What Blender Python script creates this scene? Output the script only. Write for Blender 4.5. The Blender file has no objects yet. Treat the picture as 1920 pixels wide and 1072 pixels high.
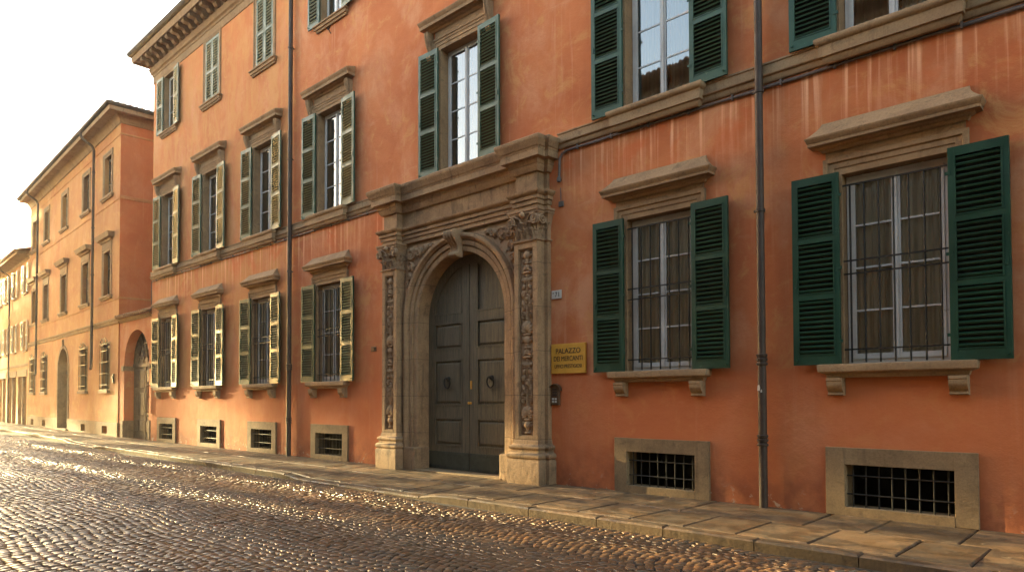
import bpy, math, random
import numpy as np
from mathutils import Vector, Matrix
random.seed(7); RNG = np.random.RandomState(11)
R = math.radians
S = bpy.context.scene
COL = S.collection
PI = math.pi

# ------------------------------------------------------------------ mesh builder
class MB:
    def __init__(s): s.v = []; s.f = []; s.m = []; s.mi = 0
    def add(s, vs, fs):
        o = len(s.v); s.v += [tuple(p) for p in vs]
        for f in fs: s.f.append(tuple(i + o for i in f)); s.m.append(s.mi)
        return s
    def box(s, x0, x1, y0, y1, z0, z1, M=None):
        if x0 > x1: x0, x1 = x1, x0
        if y0 > y1: y0, y1 = y1, y0
        if z0 > z1: z0, z1 = z1, z0
        vs = [(x0,y0,z0),(x1,y0,z0),(x1,y1,z0),(x0,y1,z0),(x0,y0,z1),(x1,y0,z1),(x1,y1,z1),(x0,y1,z1)]
        if M is not None: vs = [tuple(M @ Vector(p)) for p in vs]
        return s.add(vs, [(0,3,2,1),(4,5,6,7),(0,1,5,4),(1,2,6,5),(2,3,7,6),(3,0,4,7)])
    def frustum(s, x0, x1, z0, z1, ya, yb, inset):
        # raised panel on a vertical face: base at y=ya, top at y=yb (towards the street), edges sloped
        a = inset
        vs = [(x0,ya,z0),(x1,ya,z0),(x1,ya,z1),(x0,ya,z1),(x0+a,yb,z0+a),(x1-a,yb,z0+a),(x1-a,yb,z1-a),(x0+a,yb,z1-a)]
        return s.add(vs, [(4,5,6,7),(0,1,5,4),(1,2,6,5),(2,3,7,6),(3,0,4,7)])
    def loft(s, rings, close=True, caps=False):
        n = len(rings[0]); vs = [p for r in rings for p in r]; fs = []
        for i in range(len(rings) - 1):
            for j in range(n if close else n - 1):
                k = (j + 1) % n
                fs.append((i*n+j, i*n+k, (i+1)*n+k, (i+1)*n+j))
        if caps:
            fs.append(tuple(range(n - 1, -1, -1))); fs.append(tuple((len(rings)-1)*n + j for j in range(n)))
        return s.add(vs, fs)
    def tube(s, pts, r, n=8, caps=True):
        pts = [Vector(p) for p in pts]; rings = []
        up = None
        for i, p in enumerate(pts):
            a = pts[max(i-1,0)]; b = pts[min(i+1,len(pts)-1)]
            t = (b - a).normalized()
            if up is None:
                up = Vector((0,0,1)) if abs(t.z) < .9 else Vector((1,0,0))
            sx = t.cross(up).normalized(); up = sx.cross(t).normalized()
            rr = r[i] if isinstance(r, (list, tuple)) else r
            rings.append([p + (sx*math.cos(2*PI*k/n) + up*math.sin(2*PI*k/n))*rr for k in range(n)])
        return s.loft(rings, True, caps)
    def lathe(s, c, prof, n=16, axis='z'):
        rings = []
        for r, h in prof:
            ring = []
            for k in range(n):
                a = 2*PI*k/n; x, y = r*math.cos(a), r*math.sin(a)
                ring.append((c[0]+x, c[1]+y, c[2]+h) if axis == 'z' else (c[0]+x, c[1]-h, c[2]+y))
            rings.append(ring)
        return s.loft(rings, True, True)
    def sweep(s, path, prof, tow, flip=False):
        # path: 2D points; prof: (d outward right-hand side of the path, e out of plane); mitred corners
        P = [Vector(p) for p in path]; N = []
        for i in range(len(P)):
            ds = []
            if i > 0: ds.append((P[i] - P[i-1]).normalized())
            if i < len(P)-1: ds.append((P[i+1] - P[i]).normalized())
            ns = [Vector((d.y, -d.x)) for d in ds]
            if len(ns) == 2:
                b = (ns[0] + ns[1]); b.normalize(); c = max(.3, b.dot(ns[0])); N.append(b / c)
            else: N.append(ns[0])
        rings = [[tow(P[i].x + N[i].x*d, P[i].y + N[i].y*d, e) for d, e in prof] for i in range(len(P))]
        return s.loft(rings, False)
    def grid(s, xs, zs, Y, tow=None):
        n = len(xs); vs = []; fs = []
        for j, z in enumerate(zs):
            for i, x in enumerate(xs):
                vs.append((x, Y[j][i], z) if tow is None else tow(x, z, Y[j][i]))
        for j in range(len(zs)-1):
            for i in range(n-1):
                a = j*n+i; fs.append((a, a+1, a+n+1, a+n))
        return s.add(vs, fs)
    def build(s, name, mats, parent=None, loc=None, smooth=False, bevel=0, auto=None):
        me = bpy.data.meshes.new(name); me.from_pydata(s.v, [], s.f)
        if not isinstance(mats, (list, tuple)): mats = [mats]
        for m in mats: me.materials.append(m)
        if len(mats) > 1: me.polygons.foreach_set('material_index', s.m)
        if smooth or auto:
            me.polygons.foreach_set('use_smooth', [True]*len(me.polygons))
            if auto: me.set_sharp_from_angle(angle=R(auto))
        me.update()
        o = bpy.data.objects.new(name, me); COL.objects.link(o)
        if parent: o.parent = parent
        if loc is not None: o.location = loc
        if bevel:
            b = o.modifiers.new('soft_edges', 'BEVEL'); b.width = bevel; b.segments = 2; b.limit_method = 'ANGLE'; b.angle_limit = R(40)
        return o

XY = lambda u, v, e: (u, v, e)            # plan sweep, e = height
XZ = lambda u, v, e: (u, -e, v)           # facade sweep, e = protrusion to the street

def tag(o, label, cat, group=None):
    o['label'] = label; o['category'] = cat
    if group: o['group'] = group
    return o
def empty(name, label, cat, loc=(0,0,0), rz=0, group=None):
    o = bpy.data.objects.new(name, None); COL.objects.link(o); o.location = loc; o.rotation_euler = (0,0,rz)
    o.empty_display_size = .2
    return tag(o, label, cat, group)
def structure(o, kind='structure'): o['kind'] = kind; return o
def copy_part(src, parent, loc, mods=True):
    c = src.copy(); COL.objects.link(c); c.parent = parent; c.location = loc
    for ch in src.children:
        d = ch.copy(); COL.objects.link(d); d.parent = c
    return c

# ------------------------------------------------------------------ materials
class NT:
    def __init__(s, name):
        s.mat = bpy.data.materials.new(name); s.mat.use_nodes = True
        s.t = s.mat.node_tree; s.n = s.t.nodes; s.l = s.t.links; s.n.clear()
        s.out = s.n.new('ShaderNodeOutputMaterial'); s.b = s.n.new('ShaderNodeBsdfPrincipled')
        s.l.new(s.b.outputs[0], s.out.inputs[0])
    def new(s, t, **k):
        n = s.n.new(t)
        for a, v in k.items(): setattr(n, a, v)
        return n
    def link(s, a, b): s.l.new(a, b)
    def coord(s, scale=(1,1,1), rand=False, loc=(0,0,0), src='Object'):
        tc = s.new('ShaderNodeTexCoord'); mp = s.new('ShaderNodeMapping')
        mp.inputs['Scale'].default_value = scale; mp.inputs['Location'].default_value = loc
        s.link(tc.outputs[src], mp.inputs['Vector'])
        if rand:
            oi = s.new('ShaderNodeObjectInfo'); mu = s.new('ShaderNodeMath', operation='MULTIPLY'); mu.inputs[1].default_value = 37.
            s.link(oi.outputs['Random'], mu.inputs[0])
            ad = s.new('ShaderNodeVectorMath', operation='ADD'); cb = s.new('ShaderNodeCombineXYZ')
            for i in range(3): s.link(mu.outputs[0], cb.inputs[i])
            s.link(mp.outputs[0], ad.inputs[0]); s.link(cb.outputs[0], ad.inputs[1]); return ad.outputs[0]
        return mp.outputs[0]
    def noise(s, v, scale, detail=5, rough=.6, dist=0):
        n = s.new('ShaderNodeTexNoise'); n.inputs['Scale'].default_value = scale; n.inputs['Detail'].default_value = detail
        n.inputs['Roughness'].default_value = rough; n.inputs['Distortion'].default_value = dist
        s.link(v, n.inputs['Vector']); return n.outputs['Fac']
    def ramp(s, f, a, b, lo=0., hi=1.):
        n = s.new('ShaderNodeMapRange'); n.interpolation_type = 'SMOOTHSTEP'
        n.inputs[1].default_value = a; n.inputs[2].default_value = b; n.inputs[3].default_value = lo; n.inputs[4].default_value = hi
        s.link(f, n.inputs[0]); return n.outputs[0]
    def math(s, op, a, b=None):
        n = s.new('ShaderNodeMath', operation=op)
        for i, x in enumerate((a, b)):
            if x is None: continue
            if isinstance(x, (int, float)): n.inputs[i].default_value = x
            else: s.link(x, n.inputs[i])
        return n.outputs[0]
    def mix(s, f, a, b, mode='MIX'):
        n = s.new('ShaderNodeMix', data_type='RGBA', blend_type=mode)
        if isinstance(f, (int, float)): n.inputs[0].default_value = f
        else: s.link(f, n.inputs[0])
        for i, x in ((6, a), (7, b)):
            if isinstance(x, (tuple, list)): n.inputs[i].default_value = (*x[:3], 1)
            else: s.link(x, n.inputs[i])
        return n.outputs[2]
    def bump(s, h, strength=.3, dist=.02, prev=None):
        n = s.new('ShaderNodeBump'); n.inputs['Strength'].default_value = strength; n.inputs['Distance'].default_value = dist
        s.link(h, n.inputs['Height'])
        if prev is not None: s.link(prev, n.inputs['Normal'])
        s.link(n.outputs[0], s.b.inputs['Normal']); return n.outputs[0]
    def set(s, **k):
        for a, v in k.items():
            i = s.b.inputs[a.replace('_', ' ')]
            if hasattr(v, 'default_value') or isinstance(v, bpy.types.NodeSocket): s.link(v, i)
            elif isinstance(v, (tuple, list)): i.default_value = (*v[:3], 1)
            else: i.default_value = v
        return s
    def z(s, src='Object'):
        tc = s.new('ShaderNodeTexCoord'); sp = s.new('ShaderNodeSeparateXYZ'); s.link(tc.outputs[src], sp.inputs[0]); return sp.outputs[2]

def plaster(name, main, deep, faded, gold, dado=None, streak_zone=None, ground=True, sun_ochre=None):
    t = NT(name); v = t.coord()
    c = t.mix(t.ramp(t.noise(v, .33, 6, .62, .4), .35, .68), main, deep)
    c = t.mix(t.ramp(t.noise(t.coord((1,1,.7)), .75, 8, .66, .35), .46, .70, 0, .62), c, faded)
    c = t.mix(t.ramp(t.noise(t.coord((1,1,1), loc=(7,1,3)), .55, 7, .7, .9), .50, .66, 0, .42), c, deep)
    c = t.mix(t.ramp(t.noise(v, 1.9, 9, .72, .8), .50, .68, 0, .6), c, gold)
    c = t.mix(t.ramp(t.noise(t.coord((.12,1,.5), loc=(3,0,8)), 5, 8, .7, .5), .60, .72, 0, .45), c, faded)   # brushed smears
    st = t.noise(t.coord((3.2,3.2,.13)), 2.2, 6, .62, .25)
    c = t.mix(t.ramp(st, .56, .74, 0, .42), c, faded)
    st2 = t.noise(t.coord((2.1,2.1,.10), loc=(9,2,1)), 2.4, 5, .6, .2)
    c = t.mix(t.ramp(st2, .55, .75, 0, .26), c, deep)
    z = t.z()
    if sun_ochre:    # more ochre beyond the left drainpipe; golden sunlight put into the plaster colour
        xo, oc = sun_ochre; tc = t.new('ShaderNodeTexCoord'); sx = t.new('ShaderNodeSeparateXYZ'); t.link(tc.outputs['Object'], sx.inputs[0])
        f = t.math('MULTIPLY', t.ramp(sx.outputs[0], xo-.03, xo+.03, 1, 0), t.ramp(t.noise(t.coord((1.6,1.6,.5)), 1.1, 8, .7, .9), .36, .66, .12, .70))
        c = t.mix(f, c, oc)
    if streak_zone:
        za, zb = streak_zone
        band = t.math('MULTIPLY', t.ramp(z, za, zb), t.ramp(z, zb+.02, zb+.06, 1, 0))
        s3 = t.noise(t.coord((5.,5.,.12), loc=(4,4,4)), 1.5, 4, .55, .3)
        c = t.mix(t.math('MULTIPLY', t.ramp(s3, .50, .66), band), c, tuple(min(1, q*1.25+.02) for q in faded))
        s4 = t.noise(v, .9, 4, .6, .6)
        c = t.mix(t.math('MULTIPLY', t.ramp(s4, .5, .64, 0, .8), band), c, (main[0]*1.05, main[1]*.72, main[2]*.6))
    sb = t.math('MULTIPLY', t.ramp(z, .7, 1.75), t.ramp(z, 1.86, 1.98, 1, 0))
    c = t.mix(t.math('MULTIPLY', t.ramp(t.noise(t.coord((2.6,2.6,.15), loc=(2,6,1)), 2., 5, .6, .3), .52, .70, 0, .7), sb), c, deep)
    if dado:
        zh, dc = dado
        jz = t.math('ADD', z, t.math('MULTIPLY', t.noise(t.coord((.4,1,.01)), 1., 2), .05))
        f = t.ramp(jz, zh-.012, zh+.012, .62, 0)
        c = t.mix(f, c, dc)
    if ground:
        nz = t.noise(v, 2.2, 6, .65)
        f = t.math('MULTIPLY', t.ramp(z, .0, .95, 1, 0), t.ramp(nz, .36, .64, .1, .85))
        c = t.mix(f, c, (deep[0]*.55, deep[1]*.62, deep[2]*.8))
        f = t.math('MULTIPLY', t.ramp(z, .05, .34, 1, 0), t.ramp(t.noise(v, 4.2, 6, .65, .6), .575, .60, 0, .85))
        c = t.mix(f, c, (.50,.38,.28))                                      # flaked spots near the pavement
    # fine scratches and pitting, lighter than the coat
    c = t.mix(t.ramp(t.noise(v, 9, 8, .75, 2.), .66, .72, 0, .5), c, faded)
    c = t.mix(t.ramp(t.noise(v, 55, 4, .7), .3, .75, 0, .32), c, t.mix(.5, c, deep))
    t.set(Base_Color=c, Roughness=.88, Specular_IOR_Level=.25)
    p = t.bump(t.noise(v, 2.2, 8, .62), .45, .05)
    t.bump(t.noise(v, 28, 6, .7), .35, .008, p)
    return t.mat

def stone(name, a, b, dark, rough=.85, scale=1., streak=.5, bump=.5, joints=None):
    t = NT(name); v = t.coord(rand=True)
    c = t.mix(t.ramp(t.noise(v, 1.6*scale, 7, .65, .6), .35, .68), a, b)
    c = t.mix(t.ramp(t.noise(v, 5*scale, 8, .7, .8), .52, .72, 0, .6), c, dark)
    c = t.mix(t.ramp(t.noise(t.coord((7,7,.7), rand=True), 1.3, 6, .7), .52, .75, 0, streak), c, dark)
    c = t.mix(t.ramp(t.noise(v, 38, 5, .75), .35, .8, 0, .4), c, tuple(q*.55 for q in dark))
    c = t.mix(t.ramp(t.noise(v, 3.1, 6, .7, .4), .60, .74, 0, .35), c, tuple(min(1,q*1.5) for q in a))
    if joints:      # courses of cut stone, up to the height of the entablature
        z = t.z(); jz = t.math('ADD', z, t.math('MULTIPLY', t.noise(v, 3., 2), .012))
        fr = t.math('FRACT', t.math('DIVIDE', jz, joints)); f = t.math('MULTIPLY', t.ramp(fr, .006, .014, 1, 0), t.ramp(z, 4.9, 4.95, .75, 0))
        c = t.mix(f, c, tuple(q*.6 for q in dark))
    t.set(Base_Color=c, Roughness=rough, Specular_IOR_Level=.3)
    p = t.bump(t.noise(v, 7, 8, .7), bump, .02)
    t.bump(t.noise(v, 60, 4, .7), .3, .004, p)
    return t.mat

def paint(name, a, b, rough=.45, scale=3., worn=None, spec=.5, metal=0, bumpk=.15):
    t = NT(name); v = t.coord(rand=True)
    c = t.mix(t.ramp(t.noise(v, scale, 6, .65, .4), .35, .7), a, b)
    if worn: c = t.mix(t.ramp(t.noise(v, scale*6, 6, .75, .6), .62, .70, 0, .8), c, worn)
    r = t.ramp(t.noise(v, scale*3, 5, .6), .3, .7, rough-.1, rough+.12)
    t.set(Base_Color=c, Roughness=r, Specular_IOR_Level=spec, Metallic=metal)
    t.bump(t.noise(v, 26, 5, .7), bumpk, .006)
    return t.mat

M = {}
M['plaster'] = plaster('plaster_orange', (.59,.192,.072), (.46,.122,.045), (.68,.345,.19), (.62,.30,.105), dado=(2.03,(.58,.166,.062)), streak_zone=(4.9,6.25), sun_ochre=(-17.98,(.58,.275,.092)))
M['plaster_b'] = plaster('plaster_ochre', (.52,.235,.080), (.45,.155,.056), (.60,.34,.15), (.60,.335,.10), ground=False)
M['plaster_side'] = plaster('plaster_brick_orange', (.56,.165,.058), (.46,.12,.04), (.60,.24,.11), (.58,.2,.07), ground=False)
M['plaster_c'] = plaster('plaster_peach', (.54,.27,.11), (.46,.19,.07), (.62,.38,.19), (.60,.34,.13), ground=False)
M['plaster_dull'] = plaster('plaster_dull', (.36,.27,.18), (.28,.20,.13), (.44,.36,.26), (.40,.30,.19), ground=False)
M['stone'] = stone('sandstone', (.36,.215,.112), (.26,.150,.078), (.11,.066,.038))
M['stone_portal'] = stone('portal_sandstone', (.40,.242,.130), (.265,.155,.085), (.075,.047,.030), streak=.75, bump=.9, joints=.83)
M['stone_base'] = stone('soiled_sandstone', (.37,.225,.125), (.24,.145,.082), (.06,.042,.029), streak=.9, bump=1.)
M['stone_carved'] = stone('carved_sandstone', (.42,.265,.155), (.32,.195,.115), (.10,.064,.041), scale=1.6)
M['stone_grey'] = stone('plinth_stone', (.30,.192,.102), (.215,.136,.074), (.085,.056,.033))
M['sill'] = stone('sill_stone', (.39,.25,.138), (.29,.178,.098), (.13,.08,.047))
M['green'] = paint('shutter_green', (.011,.050,.027), (.007,.033,.018), .48, 1.2, (.05,.095,.065), spec=.35)
M['green_up'] = paint('shutter_green_weathered', (.026,.078,.050), (.016,.054,.034), .48, 1.5, (.08,.13,.095), spec=.4)
M['green_pale'] = paint('shutter_pale_green', (.10,.145,.11), (.07,.105,.08), .5, 1.5, (.2,.22,.18))
M['shut_c'] = paint('shutter_grey', (.30,.27,.22), (.22,.2,.17), .55, 1.5)
M['white'] = paint('frame_white', (.62,.57,.53), (.52,.46,.42), .45, 2., (.33,.26,.2))
M['iron'] = paint('wrought_iron', (.018,.014,.012), (.030,.021,.016), .6, 8., (.07,.035,.02), metal=.1, spec=.3)
M['pipe'] = paint('downpipe_brown', (.070,.042,.030), (.045,.027,.019), .55, 2., (.15,.09,.06), spec=.3)
M['cable'] = paint('cable_grey', (.10,.075,.065), (.16,.11,.09), .6, 6.)
M['kick'] = paint('kick_plate_metal', (.040,.048,.040), (.025,.030,.026), .5, 5., (.16,.13,.09), metal=.3)
M['dark'] = paint('interior_dark', (.010,.008,.007), (.014,.011,.009), .9, 1.)
M['gutter'] = paint('gutter_copper', (.055,.042,.032), (.080,.060,.045), .75, 2., spec=.15)
M['tile'] = stone('roof_tile', (.34,.17,.09), (.24,.12,.07), (.10,.07,.05), scale=2)
M['brass'] = paint('brass', (.72,.37,.055), (.62,.30,.04), .42, 3., metal=.25)
M['letter'] = paint('engraved_black', (.015,.010,.006), (.02,.014,.01), .6, 3.)
M['enamel'] = paint('enamel_white', (.62,.56,.50), (.5,.45,.4), .4, 5., (.3,.25,.2))
M['bronze'] = paint('bronze_dark', (.16,.085,.045), (.10,.055,.03), .45, 6., metal=.5)

def wood():
    t = NT('door_wood'); v = t.coord((9,9,.5), rand=True); v2 = t.coord(rand=True)
    c = t.mix(t.ramp(t.noise(v, 2.2, 7, .7, .6), .35, .68), (.125,.096,.060), (.072,.057,.037))
    c = t.mix(t.ramp(t.noise(v, 6, 6, .75, .3), .50, .66, 0, .85), c, (.033,.028,.022))
    c = t.mix(t.ramp(t.noise(t.coord((14,14,.35), loc=(5,5,5)), 3, 5, .7, .4), .54, .66, 0, .6), c, (.19,.145,.092))
    c = t.mix(t.ramp(t.noise(v2, 2.5, 7, .7, .6), .55, .72, 0, .5), c, (.13,.10,.066))
    c = t.mix(t.ramp(t.noise(v2, 14, 6, .75, .8), .64, .70, 0, .6), c, (.02,.016,.012))
    t.set(Base_Color=c, Roughness=.62, Specular_IOR_Level=.4)
    t.bump(t.noise(v, 5, 7, .7), .8, .015); return t.mat
M['wood'] = wood()
M['wood_brown'] = paint('door_brown', (.12,.075,.045), (.075,.047,.03), .6, 2.)

def glass(name, ior=1.75, tint=(.86,.86,.84)):
    t = NT(name); t.n.remove(t.b)
    g = t.new('ShaderNodeBsdfGlossy'); g.inputs['Roughness'].default_value = .015; g.inputs['Color'].default_value = (.95,.97,1,1)
    tr = t.new('ShaderNodeBsdfTransparent'); tr.inputs['Color'].default_value = (*tint, 1)
    fr = t.new('ShaderNodeFresnel'); fr.inputs['IOR'].default_value = ior
    v = t.coord(rand=True); b = t.new('ShaderNodeBump'); b.inputs['Strength'].default_value = .05; b.inputs['Distance'].default_value = .02
    t.link(t.noise(v, 2.0, 3, .5), b.inputs['Height']); t.link(b.outputs[0], g.inputs['Normal'])
    mx = t.new('ShaderNodeMixShader'); t.link(fr.outputs[0], mx.inputs[0]); t.link(tr.outputs[0], mx.inputs[1]); t.link(g.outputs[0], mx.inputs[2])
    t.link(mx.outputs[0], t.out.inputs[0]); return t.mat
M['glass'] = glass('window_glass')
M['glass_low'] = glass('window_glass_old', 1.36, (.97,.97,.95))
M['glass_up'] = glass('window_glass_reflective', 2.5)

def curtain_mat(name, a, b):
    t = NT(name); v = t.coord(rand=True)
    t.set(Base_Color=t.mix(t.ramp(t.noise(t.coord((9,9,.4), rand=True), 2, 4), .3, .7), a, b), Roughness=.9); return t.mat
M['curtain'] = curtain_mat('curtain_grey', (.74,.66,.52), (.56,.49,.38))
M['curtain_red'] = curtain_mat('curtain_red', (.42,.10,.08), (.3,.06,.05))

def sett_mat():
    t = NT('wet_setts'); v = t.coord()
    at = t.new('ShaderNodeAttribute', attribute_name='tone')
    c = t.mix(at.outputs['Fac'], (.205,.095,.042), (.085,.043,.023))
    c = t.mix(t.ramp(t.noise(v, .5, 5, .6), .4, .65, 0, .55), c, (.115,.064,.033))
    c = t.mix(t.ramp(t.noise(v, 45, 5, .7), .45, .75, 0, .5), c, (.24,.155,.095))
    r = t.ramp(t.noise(v, 2.0, 5, .6), .3, .7, .28, .50)
    t.set(Base_Color=c, Roughness=r, Specular_IOR_Level=.7, Specular_Tint=(1.,.87,.70))
    p = t.bump(t.noise(v, 30, 4, .6), .35, .012)
    t.bump(t.noise(v, 120, 4, .7), .25, .003, p); return t.mat
M['sett'] = sett_mat()
def joint_mat():
    t = NT('sand_joint'); v = t.coord()
    c = t.mix(t.ramp(t.noise(v, 3, 6), .35, .7), (.045,.032,.024), (.07,.05,.035))
    t.set(Base_Color=c, Roughness=.75); t.bump(t.noise(v, 40, 5), .5, .01); return t.mat
M['joint'] = joint_mat()
def slab_mat():
    t = NT('paving_slab'); v = t.coord()
    at = t.new('ShaderNodeAttribute', attribute_name='tone')
    c = t.mix(at.outputs['Fac'], (.245,.138,.066), (.130,.074,.037))
    c = t.mix(t.ramp(t.noise(t.coord((.8,1.5,1)), 2.2, 7, .68, .8), .42, .58, 0, .85), c, (.068,.042,.024))
    c = t.mix(t.ramp(t.noise(v, 26, 6, .75), .45, .75, 0, .5), c, (.12,.08,.05))
    c = t.mix(t.ramp(t.noise(v, 6, 6, .7, 1), .62, .72, 0, .5), c, (.44,.32,.19))
    r = t.ramp(t.noise(v, 3.0, 5, .6), .35, .65, .38, .80)
    t.set(Base_Color=c, Roughness=r, Specular_IOR_Level=.4)
    p = t.bump(t.noise(t.coord((1,2.2,1)), 9, 7, .68, .5), .6, .02)
    t.bump(t.noise(v, 70, 4, .7), .35, .005, p); return t.mat
M['slab'] = slab_mat()
M['kerb'] = stone('kerb_stone', (.155,.098,.055), (.095,.062,.037), (.04,.028,.018), rough=.95, bump=1.)
M['earth'] = stone('ground_earth', (.12,.09,.07), (.09,.07,.05), (.05,.04,.03))

# ------------------------------------------------------------------ wall with rectangular openings
def wall_mesh(mb, x0, x1, z0, z1, holes, depth=.3, room=1.3, y=0.):
    xs = sorted(set([x0, x1] + [h[0] for h in holes] + [h[1] for h in holes]))
    zs = sorted(set([z0, z1] + [h[2] for h in holes] + [h[3] for h in holes]))
    # split big cells so shading noise has vertices nearby is not needed; plain cells
    def inside(a, b): return any(h[0] < a < h[1] and h[2] < b < h[3] for h in holes)
    idx = {}
    def vid(i, j):
        if (i, j) not in idx: idx[(i, j)] = len(mb.v); mb.v.append((xs[i], y, zs[j]))
        return idx[(i, j)]
    for i in range(len(xs)-1):
        for j in range(len(zs)-1):
            if inside((xs[i]+xs[i+1])/2, (zs[j]+zs[j+1])/2): continue
            mb.f.append((vid(i,j), vid(i+1,j), vid(i+1,j+1), vid(i,j+1))); mb.m.append(0)
    for h in holes:
        a, b, c, d = h[:4]; dp = h[4] if len(h) > 4 else depth
        v = [(a,y,c),(b,y,c),(b,y,d),(a,y,d)]; w = [(p[0],y+dp,p[2]) for p in v]
        mb.mi = 0; mb.add(v + w, [(0,4,5,1),(1,5,6,2),(2,6,7,3),(3,7,4,0)])
        # the dark room behind
        e = .25; r0 = [(a-e,y+dp,c-e),(b+e,y+dp,c-e),(b+e,y+dp,d+e),(a-e,y+dp,d+e)]; r1 = [(p[0],y+dp+room,p[2]) for p in r0]
        mb.mi = 1; mb.add(r0 + r1, [(0,4,5,1),(1,5,6,2),(2,6,7,3),(3,7,4,0),(4,7,6,5)])
        mb.mi = 0
    return mb

def arch_plate(mb, cx, r, sp, xl, xr, zt, y, zb=-.15, ry=1., n=32):
    """flat wall face with an arched opening; returns the opening outline"""
    A = [PI*k/n for k in range(n+1)] + [math.atan2(zt-sp, xr-cx), math.atan2(zt-sp, xl-cx)]; A.sort()
    ri = [(cx+r, zb)]+[(cx+r*math.cos(a), sp+r*ry*math.sin(a)) for a in A]+[(cx-r, zb)]
    ro = [(xr, zb)]
    for a in A:
        c, q = math.cos(a), math.sin(a); t = min(((xr-cx)/c if c > 1e-6 else (xl-cx)/c if c < -1e-6 else 1e9), (zt-sp)/q if q > 1e-6 else 1e9)
        ro.append((cx+t*c, sp+t*q))
    ro.append((xl, zb)); m = len(ri)
    mb.add([(x,y,z) for x,z in ri]+[(x,y,z) for x,z in ro], [(i,i+m,i+m+1,i+1) for i in range(m-1)])
    return ri

# ------------------------------------------------------------------ windows
def surround(mb, w, h, prof, z0=0.):
    mb.sweep([(w/2, z0), (w/2, h), (-w/2, h), (-w/2, z0)], prof, XZ)

def casement(w, h, rows, e=-.20, f=.055, mid=.062, hinge=True):
    """white two-leaf casement: outer frame, two sashes meeting in the middle, thin glazing bars"""
    mb = MB(); x = w/2
    mb.box(-x, -x+f, -e, -e+.07, 0, h); mb.box(x-f, x, -e, -e+.07, 0, h)
    mb.box(-x+f, x-f, -e, -e+.07, h-f, h); mb.box(-x+f, x-f, -e, -e+.07, 0, f)
    s = .052
    for sg in (-1, 1):
        a, b = (-x+f+.004, -.002) if sg < 0 else (.002, x-f-.004)
        y0, y1 = -e-.012, -e+.04
        lo, hi = f+.004, h-f-.004
        mb.box(a, a+s, y0, y1, lo, hi); mb.box(b-s, b, y0, y1, lo, hi)
        mb.box(a+s, b-s, y0+.001, y1, hi-s, hi); mb.box(a+s, b-s, y0+.001, y1, lo, lo+s*1.5)
        for k in range(1, rows):
            z = lo + s*1.5 + (hi - lo - 2.5*s)*k/rows
            mb.box(a+s, b-s, y0+.006, y1-.01, z-.013, z+.013)
    mb.box(-.018, .018, -e-.03, -e-.012, f, h-f)
    return mb
def pane(w, h, e=-.215, f=.10):
    mb = MB(); y = -e
    for a, b in ((-w/2+f, -.045), (.045, w/2-f)):
        mb.add([(a,y,f),(b,y,f),(b,y,h-f),(a,y,h-f)], [(0,1,2,3)])
    return mb
def curtain(w, h, e=-.34, gap=.06, seed=0):
    mb = MB(); rs = random.Random(seed)
    for a, b in ((-w/2+.02, -gap/2), (gap/2, w/2-.02)):
        n = 44; xs = [a + (b-a)*i/n for i in range(n+1)]; p = rs.random()*6
        zs = [0, h*.5, h]
        Y = [[-e + .026*math.sin(i*.62+p+.2*j) + .010*math.sin(i*1.5+p) for i in range(n+1)] for j in range(3)]
        mb.grid(xs, zs, Y)
    return mb
def shutter(w, h, sgn, th=.045, panels=((.052,.350),(.376,.652),(.678,.962)), slat=.066):
    """louvred leaf, hinge at x=0, extending to sgn*w; street side is -y"""
    mb = MB(); st = .070
    X = lambda a: sgn*a
    mb.box(X(0), X(st), -th, 0, 0, h); mb.box(X(w-st), X(w), -th, 0, 0, h)
    zs = [0] + [z for p in panels for z in (p[0]*h, p[1]*h)] + [h]
    edges = [(0, panels[0][0]*h)] + [(panels[i][1]*h, panels[i+1][0]*h) for i in range(len(panels)-1)] + [(panels[-1][1]*h, h)]
    for a, b in edges: mb.box(X(st), X(w-st), -th+.002, -.002, a, b)
    for p0, p1 in panels:
        a, b = p0*h, p1*h
        # thin bead round the louvres
        bd = .014
        mb.box(X(st-.004), X(st+bd), -th-.007, -th+.012, a-.002, b+.002); mb.box(X(w-st-bd), X(w-st+.004), -th-.007, -th+.012, a-.002, b+.002)
        mb.box(X(st+bd), X(w-st-bd), -th-.006, -th+.012, a, a+bd); mb.box(X(st+bd), X(w-st-bd), -th-.006, -th+.012, b-bd, b)
        mb.mi = 1; mb.box(X(st-.002), X(w-st+.002), -.006, -.003, a-.001, b+.001); mb.mi = 0      # dark sheet standing in for the shade behind the louvres
        n = max(3, int((b - a - .03)/slat)); stp = (b - a - .03)/n
        for k in range(n):
            z = a + .015 + stp*(k+.5)
            Mx = Matrix.Translation((0, -th*.66, z)) @ Matrix.Rotation(R(30), 4, 'X')
            x0, x1 = sorted((X(st-.003), X(w-st+.003)))
            mb.box(x0, x1, -.020, .020, -.165*stp, .165*stp, Mx)
    # stay hook and latch
    mb.box(X(w-.055), X(w-.035), -th-.03, -th, .05, .075); mb.box(X(w-.06), X(w-.03), -th-.014, -th, h*.42, h*.42+.09)
    for zz in (.12, .5, .88):
        mb.box(X(-.03), X(.035), -th-.006, -th+.012, zz*h-.02, zz*h+.02)
    return mb
def grille(w, h, nv, zs, e=-.05, r=.0095, low=None):
    mb = MB()
    for k in range(nv):
        x = -w/2 + w*(k+.5)/nv
        mb.tube([(x, -e, -.01), (x, -e, h*.93)], r, 6)
    for z in zs:
        mb.box(-w/2-.03, w/2+.03, -e-.018, -e-.006, z-.011, z+.011)
    return mb
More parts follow.
